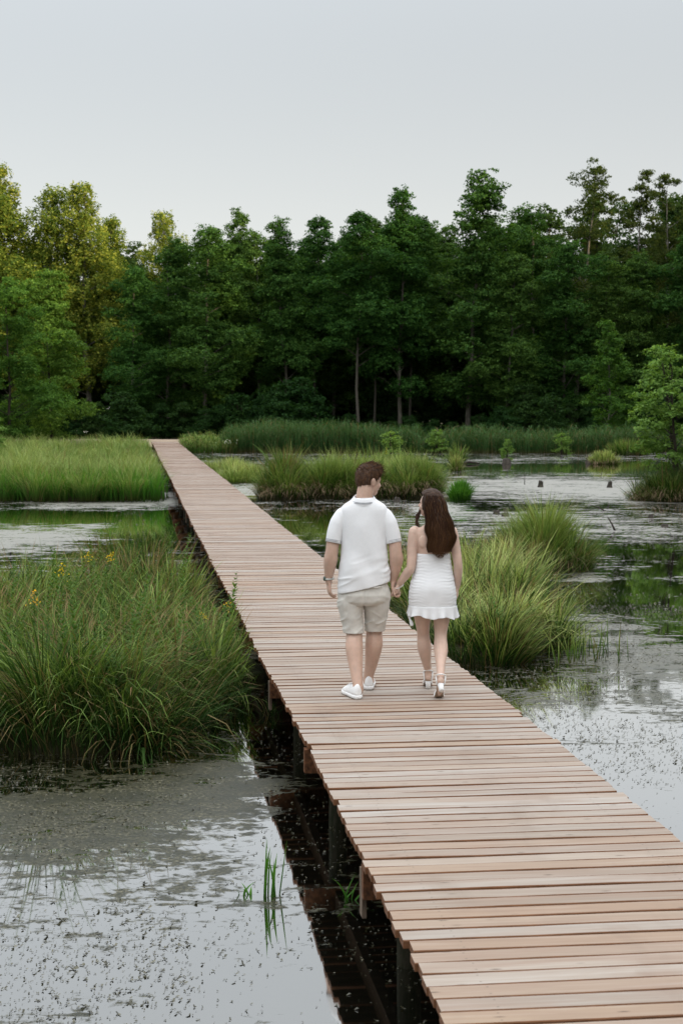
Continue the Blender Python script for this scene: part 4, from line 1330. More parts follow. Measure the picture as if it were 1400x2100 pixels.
herb_px('leafy herb at the back left of the near island', 'leafy_herb', 22, 1150, 16.5, 0.55, 11)

def flower_patch(label, px, py, dist, n, sx, sz, seed):
    g = np.random.default_rng(seed)
    x = (px - 700) / F * dist
    zc = height_at(py, dist)
    root = empty('white_flowers', (x, dist, zc)); tag(root, label, 'flowers')
    c = g.normal(0, 1, (n, 3)) * np.array([sx, 0.3, sz])
    nn = g.normal(0, 0.6, (n, 3)) + np.array([0, -1, 0.8]); nn /= np.linalg.norm(nn, axis=1)[:, None]
    V, T = leaf_quads(c, nn, g.uniform(0.04, 0.075, n), g, 0.2, 1.0)
    tag(np_obj('petals', V, T, MATS['petal_white'], root), None, None, None, 'stuff')
flower_patch('white flowers in the reeds right of the boardwalk end', 468, 906, 88.5, 16, 0.26, 0.14, 1)
flower_patch('few white flowers at the back of the left meadow', 178, 886, 98, 8, 0.3, 0.08, 2)

# ------------------------------------------------------------------ stumps, sticks and branches in the water
def stump(label, px, py, r, h, seed, mat='dead_wood'):
    g = np.random.default_rng(seed)
    p = ground_pt(px, py)
    mb = MB()
    z = np.array([-0.3, 0.0, 0.3 * h, 0.7 * h, h])
    rings = []
    n = 9
    for i, zz in enumerate(z):
        a = np.linspace(0, 6.283, n, endpoint=False)
        rr = r * (1.25, 1.15, 1.0, 0.92, 0.8)[i] * g.uniform(0.85, 1.15, n)
        jag = g.uniform(-0.25, 0.25, n) * h * (i == 4)
        rings.append(np.stack([rr * np.cos(a) + 0.1 * zz, rr * np.sin(a), zz + jag], -1))
    mb.loft(rings)
    o = mb.build('tree_stump', MATS[mat], None, True)
    o.location = (p[0], p[1], 0)
    tag(o, label, 'stump')
for a in [('pale broken stump alone in the middle of the far right water', 1107, 999, 0.10, 0.22), ('stump carrying a green sapling in the far water', 1037, 952, 0.22, 0.28),
          ('short dark stump behind the woman, left of three', 1017, 1054, 0.09, 0.10), ('dark stump behind the woman, right of three', 1036, 1049, 0.07, 0.10), ('dark stump behind the woman, lowest of three', 1035, 1059, 0.10, 0.10),
          ('small dark stump near the right edge', 1333, 1063, 0.07, 0.11), ('flat dark stump at the right edge below the other', 1362, 1080, 0.09, 0.06),
          ('pale stump near the right edge in the far water', 1249, 1000, 0.09, 0.2), ('mossy stump left of the round tussock far out', 1208, 948, 0.22, 0.32), ('dark rotten stump at the man\'s shoulder', 813, 1030, 0.09, 0.14)]:
    stump(*a, seed=a[1])

def branch(label, pts, r, name='branch'):
    mb = MB()
    pts = np.array(pts)
    mb.tube(pts, np.linspace(r, r * 0.35, len(pts)), 6)
    o = mb.build(name, MATS['bark_dark'], None, True)
    tag(o, label, 'branch')
p = ground_pt(1262, 1088); q = ground_pt(1250, 1068)
branch('dark forked stick poking out of the right water', [(p[0], p[1], -0.05), (p[0] - 0.08, p[1] + 0.1, 0.15), (p[0] - 0.16, p[1] + 0.2, 0.30)], 0.03)
p = ground_pt(1243, 1048)
branch('thin dark branch lying low on the right water', [(p[0], p[1], -0.02), (p[0] - 0.18, p[1] + 0.3, 0.08), (p[0] - 0.4, p[1] + 0.5, 0.14)], 0.02)
p = ground_pt(1075, 994)
branch('thin upright stick in the far right water', [(p[0], p[1], -0.1), (p[0], p[1], 0.2), (p[0] + 0.01, p[1], 0.42)], 0.018)
p = ground_pt(962, 952)
branch('pale log floating beyond the small bright tussock', [(p[0] - 0.5, p[1], 0.02), (p[0], p[1] + 0.2, 0.1), (p[0] + 0.5, p[1], 0.04)], 0.09, 'log')

# ------------------------------------------------------------------ floating leaf tips
def floating():
    g = np.random.default_rng(77)
    C = []
    for (x0, x1, y0, y1, dens) in ((-3.2, 1.2, 6.0, 14.5, 950), (1.0, 6.6, 7.0, 21, 520), (2.5, 8, 20, 34, 130), (-6, -1.5, 22, 40, 60)):
        n = int((x1 - x0) * (y1 - y0) * dens)
        x = g.uniform(x0, x1, n); y = g.uniform(y0, y1, n)
        pr = 0.42 + 1.2 * fbm(np.stack([x * 1.1, y * 0.9, x * 0 + 2], -1), 3) + 0.35 * vnoise(np.stack([x * 7, y * 7, x * 0], -1))
        shade = (x > deck_left(y) - 0.85) & (x < deck_right(y))
        k = g.random(n) < np.clip(pr, 0.08, 1) * np.where(shade, 0.3, 1.0)
        C.append(np.stack([x[k], y[k]], -1))
    C = np.vstack(C)
    n = len(C)
    # each speck is a little rosette of three leaflets
    V, T = [], []
    cnt = 0
    size = 0.0080 * np.exp(g.normal(0, 0.38, n)) * (0.8 + 0.012 * C[:, 1])
    for kf in range(3):
        a = g.random(n) * 2.0 + kf * 2.09
        d = np.stack([np.cos(a), np.sin(a)], -1)
        s = np.stack([-np.sin(a), np.cos(a)], -1)
        L = size * g.uniform(0.4, 1.6, n)
        z1 = 0.003 + L * g.uniform(0.1, 0.9, n)
        b0 = np.column_stack([C - s * (L * 0.22)[:, None], np.full(n, 0.002)])
        b1 = np.column_stack([C + s * (L * 0.22)[:, None], np.full(n, 0.003)])
        m0 = np.column_stack([C + d * (L * 0.6)[:, None] + s * (L * 0.33)[:, None], z1 * 0.8])
        tp = np.column_stack([C + d * (L * 1.1)[:, None] - s * (L * 0.1)[:, None], z1 * 0.5 + 0.001])
        V.append(np.stack([b0, b1, m0, tp], 1).reshape(-1, 3))
        i = np.arange(n)[:, None] * 4 + cnt
        T.append(np.hstack([i, i + 1, i + 2, i + 3]))
        cnt += 4 * n
    o = np_obj('floating_leaves', np.vstack(V), np.vstack(T), MATS['floating_leaf'])
    tag(o, 'small dark leaf tips scattered over the pond surface', 'floating leaves', None, 'stuff')
floating()

# ------------------------------------------------------------------ people
simple_mat('skin_man', (0.60, 0.405, 0.315), 0.5, 0.35, 0.10, 14.0, sss=0.12)
simple_mat('skin_woman', (0.65, 0.46, 0.37), 0.5, 0.35, 0.08, 14.0, sss=0.12)
simple_mat('hair_short', (0.075, 0.036, 0.018), 0.55, 0.35, 0.5, 60.0, 0.6, 90, stretch=(1, 1, 0.3), col2=(0.03, 0.015, 0.009))
simple_mat('hair_long', (0.050, 0.024, 0.012), 0.55, 0.3, 0.5, 50.0, 0.7, 80, stretch=(2.2, 2.2, 0.12), col2=(0.016, 0.008, 0.005))
simple_mat('polo_cloth', (0.86, 0.865, 0.88), 0.85, 0.15, 0.02, 30.0)
simple_mat('shorts_cloth', (0.69, 0.665, 0.615), 0.85, 0.15, 0.05, 20.0)
simple_mat('dress_cloth', (0.86, 0.865, 0.88), 0.75, 0.2, 0.02, 20.0)
simple_mat('navy', (0.03, 0.04, 0.07), 0.8, 0.2, 0.1)
simple_mat('shoe_white', (0.86, 0.86, 0.86), 0.5, 0.35, 0.03, 20)
simple_mat('sole_tan', (0.30, 0.22, 0.16), 0.7, 0.2, 0.15, 20)
simple_mat('steel', (0.45, 0.47, 0.44), 0.35, 0.6, 0.2, 60)
simple_mat('watch_dial', (0.05, 0.08, 0.07), 0.2, 0.6, 0.1, 20)
simple_mat('pearl', (0.78, 0.74, 0.70), 0.35, 0.5, 0.05, 20)
simple_mat('eye_dark', (0.03, 0.02, 0.015), 0.3, 0.5, 0.1, 20)
simple_mat('lip', (0.45, 0.16, 0.13), 0.45, 0.4, 0.1, 20)

blade_mat('hair_strand', (0.030, 0.014, 0.008), (0.045, 0.021, 0.011), (0.085, 0.040, 0.018), (0.022, 0.011, 0.006), 0.12, dry=(0.15, 0.075, 0.033), dry_amt=0.28)  # dry here is the paler strand colour that paints the sunlit right rim
blade_mat('hair_strand_short', (0.045, 0.022, 0.012), (0.080, 0.038, 0.018), (0.14, 0.068, 0.030), (0.035, 0.018, 0.010), 0.1, dry=(0.2, 0.1, 0.045), dry_amt=0.12)

def remesh(mb, voxel, it=3, fac=0.5):
    me = mb.mesh('tmp')
    o = bpy.data.objects.new('tmp', me)
    COL.objects.link(o)
    m = o.modifiers.new('r', 'REMESH'); m.mode = 'VOXEL'; m.voxel_size = voxel; m.use_smooth_shade = True
    s = o.modifiers.new('s', 'SMOOTH'); s.iterations = it; s.factor = fac
    dg = bpy.context.evaluated_depsgraph_get()
    dg.update()
    out = bpy.data.meshes.new_from_object(o.evaluated_get(dg))
    bpy.data.objects.remove(o)
    bpy.data.meshes.remove(me)
    return out

def mesh_co(me):
    a = np.empty(len(me.vertices) * 3, np.float32); me.vertices.foreach_get('co', a)
    n = np.empty(len(me.vertices) * 3, np.float32); me.vertices.foreach_get('normal', n)
    return a.reshape(-1, 3).astype(float), n.reshape(-1, 3).astype(float)
def set_co(me, co):
    me.vertices.foreach_set('co', co.astype(np.float32).ravel()); me.update()
def part(name, me, mat, parent, smooth=True):
    me.materials.clear(); me.materials.append(MATS[mat])
    me.polygons.foreach_set('use_smooth', np.full(len(me.polygons), smooth))
    return link(bpy.data.objects.new(name, me), parent)
def bisect(me, co, no):
    bm = bmesh.new(); bm.from_mesh(me)
    bmesh.ops.bisect_plane(bm, geom=bm.verts[:] + bm.edges[:] + bm.faces[:], plane_co=co, plane_no=no, clear_outer=True)
    bm.to_mesh(me); bm.free(); me.update()
def solidify(o, t=0.003):
    m = o.modifiers.new('thickness', 'SOLIDIFY'); m.thickness = t; m.offset = -1

def sinterp(z, zk, vk):
    """smooth interpolation through key values"""
    h = 0.022
    return sum(np.interp(z + h * k, zk, vk) * w for k, w in ((-1.5, 0.12), (-0.75, 0.23), (0, 0.3), (0.75, 0.23), (1.5, 0.12)))
def unit(v):
    v = np.array(v, float); return v / np.linalg.norm(v)
def limb(mb, keys, n=14, sub=6, ref=(0, 1, 0), ell=None):
    """keys: list of (x, y, z, r); smooth interpolation between keys"""
    K = np.array(keys, float)
    t = np.arange(len(K)); tt = np.linspace(0, len(K) - 1, (len(K) - 1) * sub + 1)
    def cr(c):
        p = np.concatenate([[2 * c[0] - c[1]], c, [2 * c[-1] - c[-2]]])
        i = np.minimum(tt.astype(int), len(c) - 2); f = tt - i
        p0, p1, p2, p3 = p[i], p[i + 1], p[i + 2], p[i + 3]
        return 0.5 * (2 * p1 + (p2 - p0) * f + (2 * p0 - 5 * p1 + 4 * p2 - p3) * f ** 2 + (3 * p1 - p0 - 3 * p2 + p3) * f ** 3)
    P = np.stack([cr(K[:, i]) for i in range(3)], -1)
    mb.tube(P, cr(K[:, 3]), n, ell, ref, round_end=True)

def hand(mb, W, D, N, size=1.0, curl=0.45, thumb=1.0, spread=0.0):
    """palm, four unequal fingers and a thumb leaving the side of the palm; N = side the fingers close to"""
    W = np.array(W, float); D = unit(D); N = np.array(N, float); N = unit(N - D * np.dot(N, D))
    T = np.cross(D, N) * thumb
    s = size
    P = [W - D * 0.01, W + D * 0.025 * s, W + D * 0.055 * s, W + D * 0.088 * s]
    mb.tube(P, np.array([0.026, 0.034, 0.041, 0.040]) * s, 14, np.array([0.75, 0.46, 0.38, 0.32]), N, round_end=False)
    for i, (L, off) in enumerate(((0.073, 0.0315), (0.082, 0.0105), (0.076, -0.0105), (0.060, -0.0315))):
        b = W + D * (0.083 - 0.004 * abs(i - 1)) * s + T * off * s
        pts = [b - D * 0.015 * s, b]
        a = 0.0
        for j, fr in enumerate((0.45, 0.31, 0.24)):
            a += curl * (0.8 + 0.35 * j) * (1 + 0.12 * i)
            d = D * math.cos(a) + N * math.sin(a) + T * spread * (1.5 - i) * 0.15
            pts.append(pts[-1] + unit(d) * L * fr * s)
        mb.tube(pts, np.array([0.0092, 0.0090, 0.0085, 0.0078, 0.0064]) * s, 8, round_end=True)
    b = W + D * 0.022 * s + T * 0.026 * s
    d1 = unit(D * 0.75 + T * 0.62 + N * 0.25); d2 = unit(D * 0.95 + T * 0.15 + N * 0.35)
    pts = [b, b + d1 * 0.036 * s, b + d1 * 0.036 * s + d2 * 0.030 * s, b + d1 * 0.036 * s + d2 * 0.056 * s]
    mb.tube(pts, np.array([0.015, 0.0115, 0.0098, 0.0078]) * s, 8, round_end=True)

def rotz(a):
    c, s = math.cos(a), math.sin(a); return np.array([[c, -s, 0], [s, c, 0], [0, 0, 1]])
def rotx(a):
    c, s = math.cos(a), math.sin(a); return np.array([[1, 0, 0], [0, c, -s], [0, s, c]])

def head(mb, c, M, s=1.0):
    """skull, jaw, nose, ears in head space (face to +y), turned by M"""
    def E(p, r):
        mb.ellipsoid(c + M @ (np.array(p) * s), np.array(r) * s, 20, 14, M)
    E((0, -0.004, 0.018), (0.074, 0.094, 0.093))
    E((0, 0.030, -0.035), (0.058, 0.062, 0.062))
    E((0, 0.048, -0.074), (0.036, 0.040, 0.034))        # chin
    E((0, 0.066, 0.018), (0.052, 0.026, 0.03))          # brow
    E((0.036, 0.058, -0.028), (0.024, 0.028, 0.024)); E((-0.036, 0.058, -0.028), (0.024, 0.028, 0.024))   # cheeks
    pts = [c + M @ (np.array(p) * s) for p in ((0, 0.084, 0.012), (0, 0.097, -0.008), (0, 0.108, -0.024), (0, 0.093, -0.034))]
    mb.tube(pts, np.array([0.008, 0.010, 0.012, 0.010]) * s, 8, round_end=True)
    E((0, 0.088, -0.052), (0.022, 0.010, 0.009))        # mouth
    for sx in (-1, 1):
        E((sx * 0.076, -0.006, -0.008), (0.009, 0.019, 0.030)); E((sx * 0.081, -0.014, 0.002), (0.007, 0.013, 0.020))

def hair_shell(c, M, s, thick, region, n=64, m=44, seed=1, amp=0.004):
    """closed shell round the skull; where region() is 0 it dips under the skin"""
    th = np.linspace(0.001, np.pi - 0.001, m + 1); an = np.linspace(0, 2 * np.pi, n, endpoint=False)
    d = np.stack([np.outer(np.sin(th), np.cos(an)), np.outer(np.sin(th), np.sin(an)), np.outer(np.cos(th), np.ones(n))], -1).reshape(-1, 3)
    base = d * np.array([0.076, 0.097, 0.096]) + np.array([0, -0.004, 0.018])
    w = region(base, d)
    ns = fbm(d * np.array([9, 9, 3.5]) + seed * 3.1, 3)
    off = -0.022 + w * (0.022 + thick(base, d) + amp * ns)
    p = (base + d * off[:, None]) * s
    v = c + p @ M.T
    i = np.arange(m)[:, None] * n; j = np.arange(n)[None]; jn = (j + 1) % n
    q = np.stack([i + j, i + n + j, i + n + jn, i + jn], -1).reshape(-1, 4)
    return v, q, base, d, w, off

def sneaker(parent, heel, yaw, pitch=0.0):
    root_M = rotz(yaw) @ rotx(pitch)
    def place(mb, name, mat, par):
        v = np.vstack(mb.v); mb.v = [v @ root_M.T + np.array(heel)]
        return mb.build(name, MATS[mat], par, True)
    S = np.array([-0.006, 0.0, 0.02, 0.06, 0.11, 0.16, 0.20, 0.24, 0.27, 0.283, 0.287])
    Wd = np.array([0.014, 0.026, 0.035, 0.037, 0.038, 0.043, 0.048, 0.047, 0.038, 0.024, 0.010])
    Ht = np.array([0.082, 0.108, 0.114, 0.106, 0.108, 0.094, 0.078, 0.064, 0.052, 0.042, 0.034])
    def sec(s, w, h, z0):
        a = np.linspace(0, 2 * np.pi, 28, endpoint=False)
        cs, sn = np.cos(a), np.sin(a)
        z = np.where(sn > 0, np.abs(sn) ** 0.8 * h, 0) + z0
        x = w * np.sign(cs) * np.abs(cs) ** 0.75 * (1 - 0.30 * np.clip(sn, 0, 1) ** 2)
        return np.stack([x, np.full(28, s), z], -1)
    up = MB(); up.loft([sec(s, w, h - 0.024, 0.024) for s, w, h in zip(S, Wd, Ht)])
    o = place(up, 'shoe', 'shoe_white', parent)
    so = MB()
    def out(z, g):
        a = []
        for s, w in zip(S, Wd): a.append((w + g, s))
        b = [(-w, s) for w, s in reversed(a)]
        pts = np.array(a + b)
        return np.column_stack([pts[:, 0], pts[:, 1] + np.where(pts[:, 1] < 0, -g, np.where(pts[:, 1] > 0.28, g, 0)), np.full(len(pts), z)])
    so.loft([out(0.001, -0.002), out(0.006, 0.0045), out(0.026, 0.005), out(0.029, 0.001)])
    place(so, 'sole', 'shoe_white', o)
    la = MB()
    for k in range(4):
        y = 0.115 + 0.022 * k; h = np.interp(y, S, Ht)
        la.tube([(-0.026, y, h - 0.006), (0, y + 0.004, h + 0.004), (0.026, y, h - 0.006)], 0.0035, 6)
    la.tube([(-0.012, 0.105, 0.106), (-0.03, 0.10, 0.110), (-0.045, 0.11, 0.098), (-0.02, 0.112, 0.104)], 0.003, 6)
    place(la, 'lace', 'shoe_white', o)

def man():
    root = empty('person', (0.171, 11.40, DECK_Z + 0.003))
    tag(root, 'person in white polo shirt and beige shorts walking away, holding a hand', 'person')
    b = MB()
    # legs
    limb(b, [(-0.095, 0, 0.92, 0.10), (-0.085, 0.015, 0.70, 0.088), (-0.072, 0.015, 0.50, 0.064), (-0.070, -0.045, 0.36, 0.068), (-0.055, -0.115, 0.20, 0.050), (-0.044, -0.165, 0.105, 0.041), (-0.044, -0.165, 0.06, 0.045)])
    limb(b, [(0.095, 0, 0.92, 0.10), (0.090, 0.06, 0.70, 0.088), (0.088, 0.12, 0.50, 0.064), (0.086, 0.11, 0.37, 0.070), (0.064, 0.16, 0.20, 0.050), (0.046, 0.20, 0.105, 0.041), (0.046, 0.205, 0.06, 0.045)])
    # trunk
    b.loft([ring(0, y, z, rx, ry, 32, 2.4) for (z, y, rx, ry) in ((0.80, 0, 0.15, 0.10), (0.95, 0, 0.17, 0.11), (1.10, 0.005, 0.155, 0.105), (1.25, 0.0, 0.165, 0.105), (1.36, 0, 0.140, 0.080), (1.41, -0.004, 0.105, 0.068), (1.46, -0.006, 0.08, 0.06), (1.50, -0.008, 0.06, 0.055))])
    limb(b, [(0.002, -0.008, 1.44, 0.062), (0.006, -0.006, 1.54, 0.064), (0.022, 0.008, 1.64, 0.065)])
    # arms
    limb(b, [(-0.145, 0, 1.372, 0.040), (-0.220, -0.010, 1.27, 0.052), (-0.246, -0.02, 1.125, 0.050), (-0.255, -0.008, 1.06, 0.055), (-0.266, 0.012, 0.97, 0.042), (-0.270, 0.022, 0.905, 0.029), (-0.270, 0.025, 0.88, 0.027)])
    limb(b, [(0.148, 0, 1.372, 0.040), (0.228, -0.012, 1.27, 0.052), (0.250, -0.030, 1.125, 0.050), (0.256, -0.018, 1.06, 0.055), (0.248, 0.006, 0.97, 0.041), (0.238, 0.024, 0.905, 0.029), (0.236, 0.026, 0.88, 0.027)])
    hand(b, (-0.270, 0.026, 0.885), (0.03, 0.10, -1), (0.95, 0.25, 0.1), 1.0, 0.42, thumb=-1)
    hand(b, (0.236, 0.026, 0.885), (0.02, 0.0, -1), (0.9, -0.35, 0.0), 1.0, 0.62, thumb=1, spread=0.3)
    # head turned to the right
    hc = np.array([0.040, 0.030, 1.676]); M = rotz(R(-56)) @ rotx(R(-8))
    head(b, hc, M, 1.05)
    me = remesh(b, 0.0042, 3)
    part('body', me, 'skin_man', root)
    # eyes
    for sx in (-1, 1):
        e_ = MB(); e_.ellipsoid(hc + M @ np.array((sx * 0.031, 0.077, 0.004)), (0.012, 0.006, 0.005), 10, 6, M); e_.build('eye', MATS['eye_dark'], root, True)
        e_ = MB(); e_.tube([hc + M @ np.array((sx * x, y, z)) for x, y, z in ((0.016, 0.091, 0.022), (0.032, 0.086, 0.027), (0.048, 0.074, 0.022))], 0.0035, 6); e_.build('eyebrow', MATS['hair_short'], root, True)
    # hair
    def region(bp, d):
        back = np.clip((bp[:, 2] + 0.074) / 0.010, 0, 1)
        side = np.clip((bp[:, 2] - (-0.070 + 1.15 * np.clip(bp[:, 1] + 0.035, 0, 1))) / 0.012, 0, 1)
        front = np.clip((bp[:, 2] - 0.062) / 0.012, 0, 1)
        ear = 1 - np.clip(1 - (((bp[:, 1] + 0.008) / 0.022) ** 2 + ((bp[:, 2] + 0.008) / 0.034) ** 2), 0, 1) * (np.abs(d[:, 0]) > 0.6)
        return np.maximum(np.minimum(np.minimum(back, side), ear), np.where(bp[:, 1] > 0.03, front, 0))
    def thick(bp, d):
        return 0.006 + 0.014 * np.clip(d[:, 2], 0, 1) + 0.022 * np.clip(d[:, 2] * 1.2, 0, 1) * np.clip(d[:, 1] * 1.6 - 0.1, 0, 1)
    v, q, bp, d, w, off = hair_shell(hc, M, 1.05, thick, region, 72, 48, 2, 0.006)
    ho = np_obj('hair', v, q, MATS['hair_short'], root, True)
    g = np.random.default_rng(5)
    ok = np.where(w > 0.9)[0]
    idx = g.choice(ok, 2600)
    topness = np.clip(d[idx, 2], 0, 1)
    base = (bp[idx] + d[idx] * (off[idx] - 0.002)[:, None]) + g.normal(0, 0.003, (2600, 3))
    L = 0.009 + 0.032 * topness * (0.5 + 0.9 * np.clip(d[idx, 1] + 0.3, 0, 1.2))
    flow = np.stack([0.25 + 0 * L, 0.9 * topness - 0.2, -1.0 + 1.15 * topness], -1)
    flow = flow - d[idx] * (flow * d[idx]).sum(1)[:, None] * 0.75 + d[idx] * 0.25
    flow += g.normal(0, 0.22, flow.shape); flow /= np.linalg.norm(flow, axis=1)[:, None]
    sd = np.cross(flow, d[idx]); sd /= np.linalg.norm(sd, axis=1)[:, None] + 1e-6
    P0, P1, P2 = base, base + flow * (L * 0.55)[:, None] + d[idx] * 0.0015, base + flow * L[:, None] - d[idx] * 0.0005
    wv = 0.0016
    V = np.stack([P0 - sd * wv, P0 + sd * wv, P1 + sd * wv, P1 - sd * wv, P2], 1).reshape(-1, 3) * 1.05 @ M.T + hc
    i = np.arange(2600)[:, None] * 5
    np_obj('hair_strands', V, [np.hstack([i, i + 1, i + 2, i + 3]), np.hstack([i + 3, i + 2, i + 4])], MATS['hair_strand_short'], ho, False,
           {'t': np.tile([0, 0, 0.5, 0.5, 1.0], 2600), 'r': np.repeat(g.random(2600), 5)})['kind'] = 'stuff'

    # polo shirt
    n = 96
    a = np.linspace(0, 2 * np.pi, n, endpoint=False)
    zk = [0.800, 0.86, 0.95, 1.05, 1.15, 1.22, 1.30, 1.36, 1.40, 1.43, 1.455, 1.475, 1.49, 1.505, 1.52, 1.535, 1.55]
    rxk = [0.204, 0.204, 0.198, 0.187, 0.179, 0.179, 0.184, 0.188, 0.189, 0.188, 0.184, 0.176, 0.163, 0.142, 0.117, 0.097, 0.082]
    ryk = [0.150, 0.150, 0.144, 0.134, 0.124, 0.120, 0.116, 0.110, 0.104, 0.100, 0.096, 0.092, 0.088, 0.084, 0.080, 0.077, 0.073]
    pk = [2.3] * 6 + [2.4, 2.5, 2.5, 2.5, 2.5, 2.4, 2.3, 2.2, 2.1, 2.0, 2.0]
    zz = np.concatenate([np.linspace(0.80, 1.36, 70), np.linspace(1.368, 1.548, 30)])
    rings = []
    for z in zz:
        rx, ry, p = (sinterp(z, zk, rxk) if z < 1.40 else np.interp(z, zk, rxk)), sinterp(z, zk, ryk), np.interp(z, zk, pk)
        f = np.clip((1.05 - z) / 0.25, 0, 1)
        r_ = ring(0.004, -0.004, z, rx, ry, n, p, tx=0.225 * f + 0.02)
        r_[:, 2] += 0.045 * f
        x, zc = r_[:, 0], r_[:, 2]
        back = np.clip(-np.sin(a), 0, 1) ** 0.6
        # long diagonal pulls from the right shoulder, cross folds gathered above the hem
        wob = 0.35 * np.sin(7 * zc + 2.0 * x)
        diag = np.sin((x * 0.86 + zc * 0.50) * 30 + wob * 3) * np.exp(-((x - 0.06 + (1.15 - zc) * 0.1) / 0.13) ** 2) * 0.0048 * np.clip((1.45 - zc) / 0.2, 0, 1)
        rdg = 1 - np.abs(vnoise(np.stack([x * 5 + 3, r_[:, 1] * 4, (zc - 0.38 * x) * 22], -1))) * 2
        low = 0.0085 * np.clip(rdg, 0, 1) ** 2 * np.exp(-((zc - 0.24 * x - 0.97) / 0.10) ** 2)
        side = np.sin(zc * 120 + 5 * x + 4 * vnoise(np.stack([x * 0, r_[:, 1] * 9, zc * 7], -1))) * 0.0028 * np.exp(-((zc - 1.0) / 0.09) ** 2) * np.clip((x - 0.12) / 0.06, 0, 1)
        ns = 0.0045 * fbm(np.stack([x * 9, r_[:, 1] * 9, zc * 6], -1), 2)
        dsp = (diag * back + low + side + ns)
        dr = np.stack([np.cos(a), np.sin(a), 0 * a], -1)
        rings.append(r_ + dr * dsp[:, None])
    mb = MB(); mb.loft(rings, False, False)
    # sleeves
    for sx in (-1, 1):
        K = np.array([(sx * 0.112, -0.002, 1.432, 0.050), (sx * 0.160, -0.002, 1.412, 0.058), (sx * 0.196, -0.006, 1.35, 0.064), (sx * 0.219, -0.010, 1.27, 0.0645), (sx * 0.234, -0.016, 1.195, 0.0625)])
        tt = np.linspace(0, 4, 30)
        Pk = np.stack([np.interp(tt, range(5), K[:, i]) for i in range(3)], -1)
        for _ in range(3): Pk[1:-1] = (Pk[:-2] + Pk[1:-1] * 2 + Pk[2:]) / 4
        rr = np.interp(tt, range(5), K[:, 3])
        m2 = MB(); m2.tube(Pk, rr, 28, 1.0, (0, 1, 0), cap=False)
        v = np.vstack(m2.v)
        v += 0.0035 * fbm(v * np.array([14, 14, 7]) + sx, 2)[:, None] * np.array([1, 1, 0])
        mb.add(v, m2.q[0])
    sh = mb.build('polo_shirt', MATS['polo_cloth'], root, True)
    solidify(sh, 0.0025)
    cb = MB()
    n2 = 48
    cb.loft([ring(0.004, -0.010, z, rx, ry, n2, 2.0, ty=0.25) for z, rx, ry in ((1.512, 0.112, 0.088), (1.524, 0.104, 0.086), (1.540, 0.091, 0.081), (1.554, 0.081, 0.077), (1.558, 0.077, 0.074), (1.550, 0.074, 0.072), (1.515, 0.073, 0.071))], False, False)
    co = cb.build('collar', MATS['polo_cloth'], sh, True)
    def band(name, c, ax, r, rr, mat, par, ell=1.0, n=36):
        ax = unit(ax); u = unit(np.cross(ax, (0, 1, 0.01))); w_ = np.cross(ax, u)
        t_ = np.linspace(0, 2 * np.pi, n + 1)
        mb_ = MB(); mb_.tube([np.array(c) + u * r * math.cos(x) + w_ * r * ell * math.sin(x) for x in t_], rr, 6, cap=False)
        return mb_.build(name, MATS[mat], par, True)
    t_ = np.linspace(0, 2 * np.pi, 49)
    for dz in (0.0, 0.008):
        sb = MB(); sb.tube([(0.004 + (0.1065 - 0.7 * dz) * math.cos(x), -0.010 + (0.0875 - 0.2 * dz) * math.sin(x), 1.523 + dz + 0.25 * 0.085 * math.sin(x)) for x in t_], 0.0014, 5, cap=False)
        sb.build('collar_stripe', MATS['navy'], co, True)
    for sx in (-1, 1):
        for dz in (0.012, 0.021):
            band('sleeve_stripe', (sx * (0.234 - dz * 0.19), -0.016 + dz * 0.09, 1.195 + dz), (sx * 0.17, -0.09, -0.98), 0.0640 + dz * 0.06, 0.0011, 'navy', sh)
    # shorts
    b = MB()
    b.loft([ring(0.003, cy_, z, rx, ry, 40, 2.3) for z, cy_, rx, ry in ((0.96, 0, 0.170, 0.10), (0.93, -0.004, 0.174, 0.110), (0.87, -0.010, 0.183, 0.124), (0.79, -0.012, 0.190, 0.134), (0.74, -0.004, 0.185, 0.122), (0.71, 0.0, 0.165, 0.09))])
    limb(b, [(-0.100, -0.004, 0.80, 0.106), (-0.098, 0.004, 0.68, 0.098), (-0.082, 0.010, 0.56, 0.085), (-0.074, 0.004, 0.47, 0.080), (-0.07, -0.005, 0.42, 0.079)], 24)
    limb(b, [(0.104, 0.004, 0.80, 0.106), (0.104, 0.045, 0.68, 0.098), (0.096, 0.085, 0.56, 0.085), (0.090, 0.108, 0.47, 0.081), (0.088, 0.11, 0.42, 0.080)], 24)
    me = remesh(b, 0.006, 3)
    bisect(me, (0, 0, 0.484), (0, 0, -1))
    c, nn = mesh_co(me)
    dl = np.minimum(np.abs(c[:, 0] + 0.09), np.abs(c[:, 0] - 0.095))
    w1 = np.exp(-((c[:, 2] - 0.72) / 0.09) ** 2)
    w2 = np.exp(-((c[:, 2] - 0.56) / 0.07) ** 2)
    def ridge(q): return np.clip(1 - 2 * np.abs(vnoise(q)), 0, 1) ** 2
    dsp = (0.0110 * ridge(np.stack([c[:, 0] * 5, c[:, 1] * 4, (c[:, 2] + 0.8 * np.abs(c[:, 0])) * 16], -1)) * w1
           + 0.0095 * ridge(np.stack([c[:, 0] * 6 + 5, c[:, 1] * 5, (c[:, 2] - 0.7 * c[:, 0]) * 18], -1)) * w2
           + 0.0035 * fbm(c * 10, 3) - 0.005 * np.exp(-((c[:, 0] - 0.004) / 0.012) ** 2) * (c[:, 1] < 0) * (c[:, 2] > 0.70))
    set_co(me, c + nn * dsp[:, None])
    so_ = part('shorts', me, 'shorts_cloth', root)
    solidify(so_, 0.003)
    # back pocket welt and centre seam stand a little proud
    for nm, pts in (('back_pocket', [(0.055, -0.148, 0.862), (0.10, -0.140, 0.858), (0.145, -0.118, 0.862)]),):
        pb = MB(); pb.tube(pts, 0.004, 6); pb.build(nm, MATS['shorts_cloth'], so_, True)
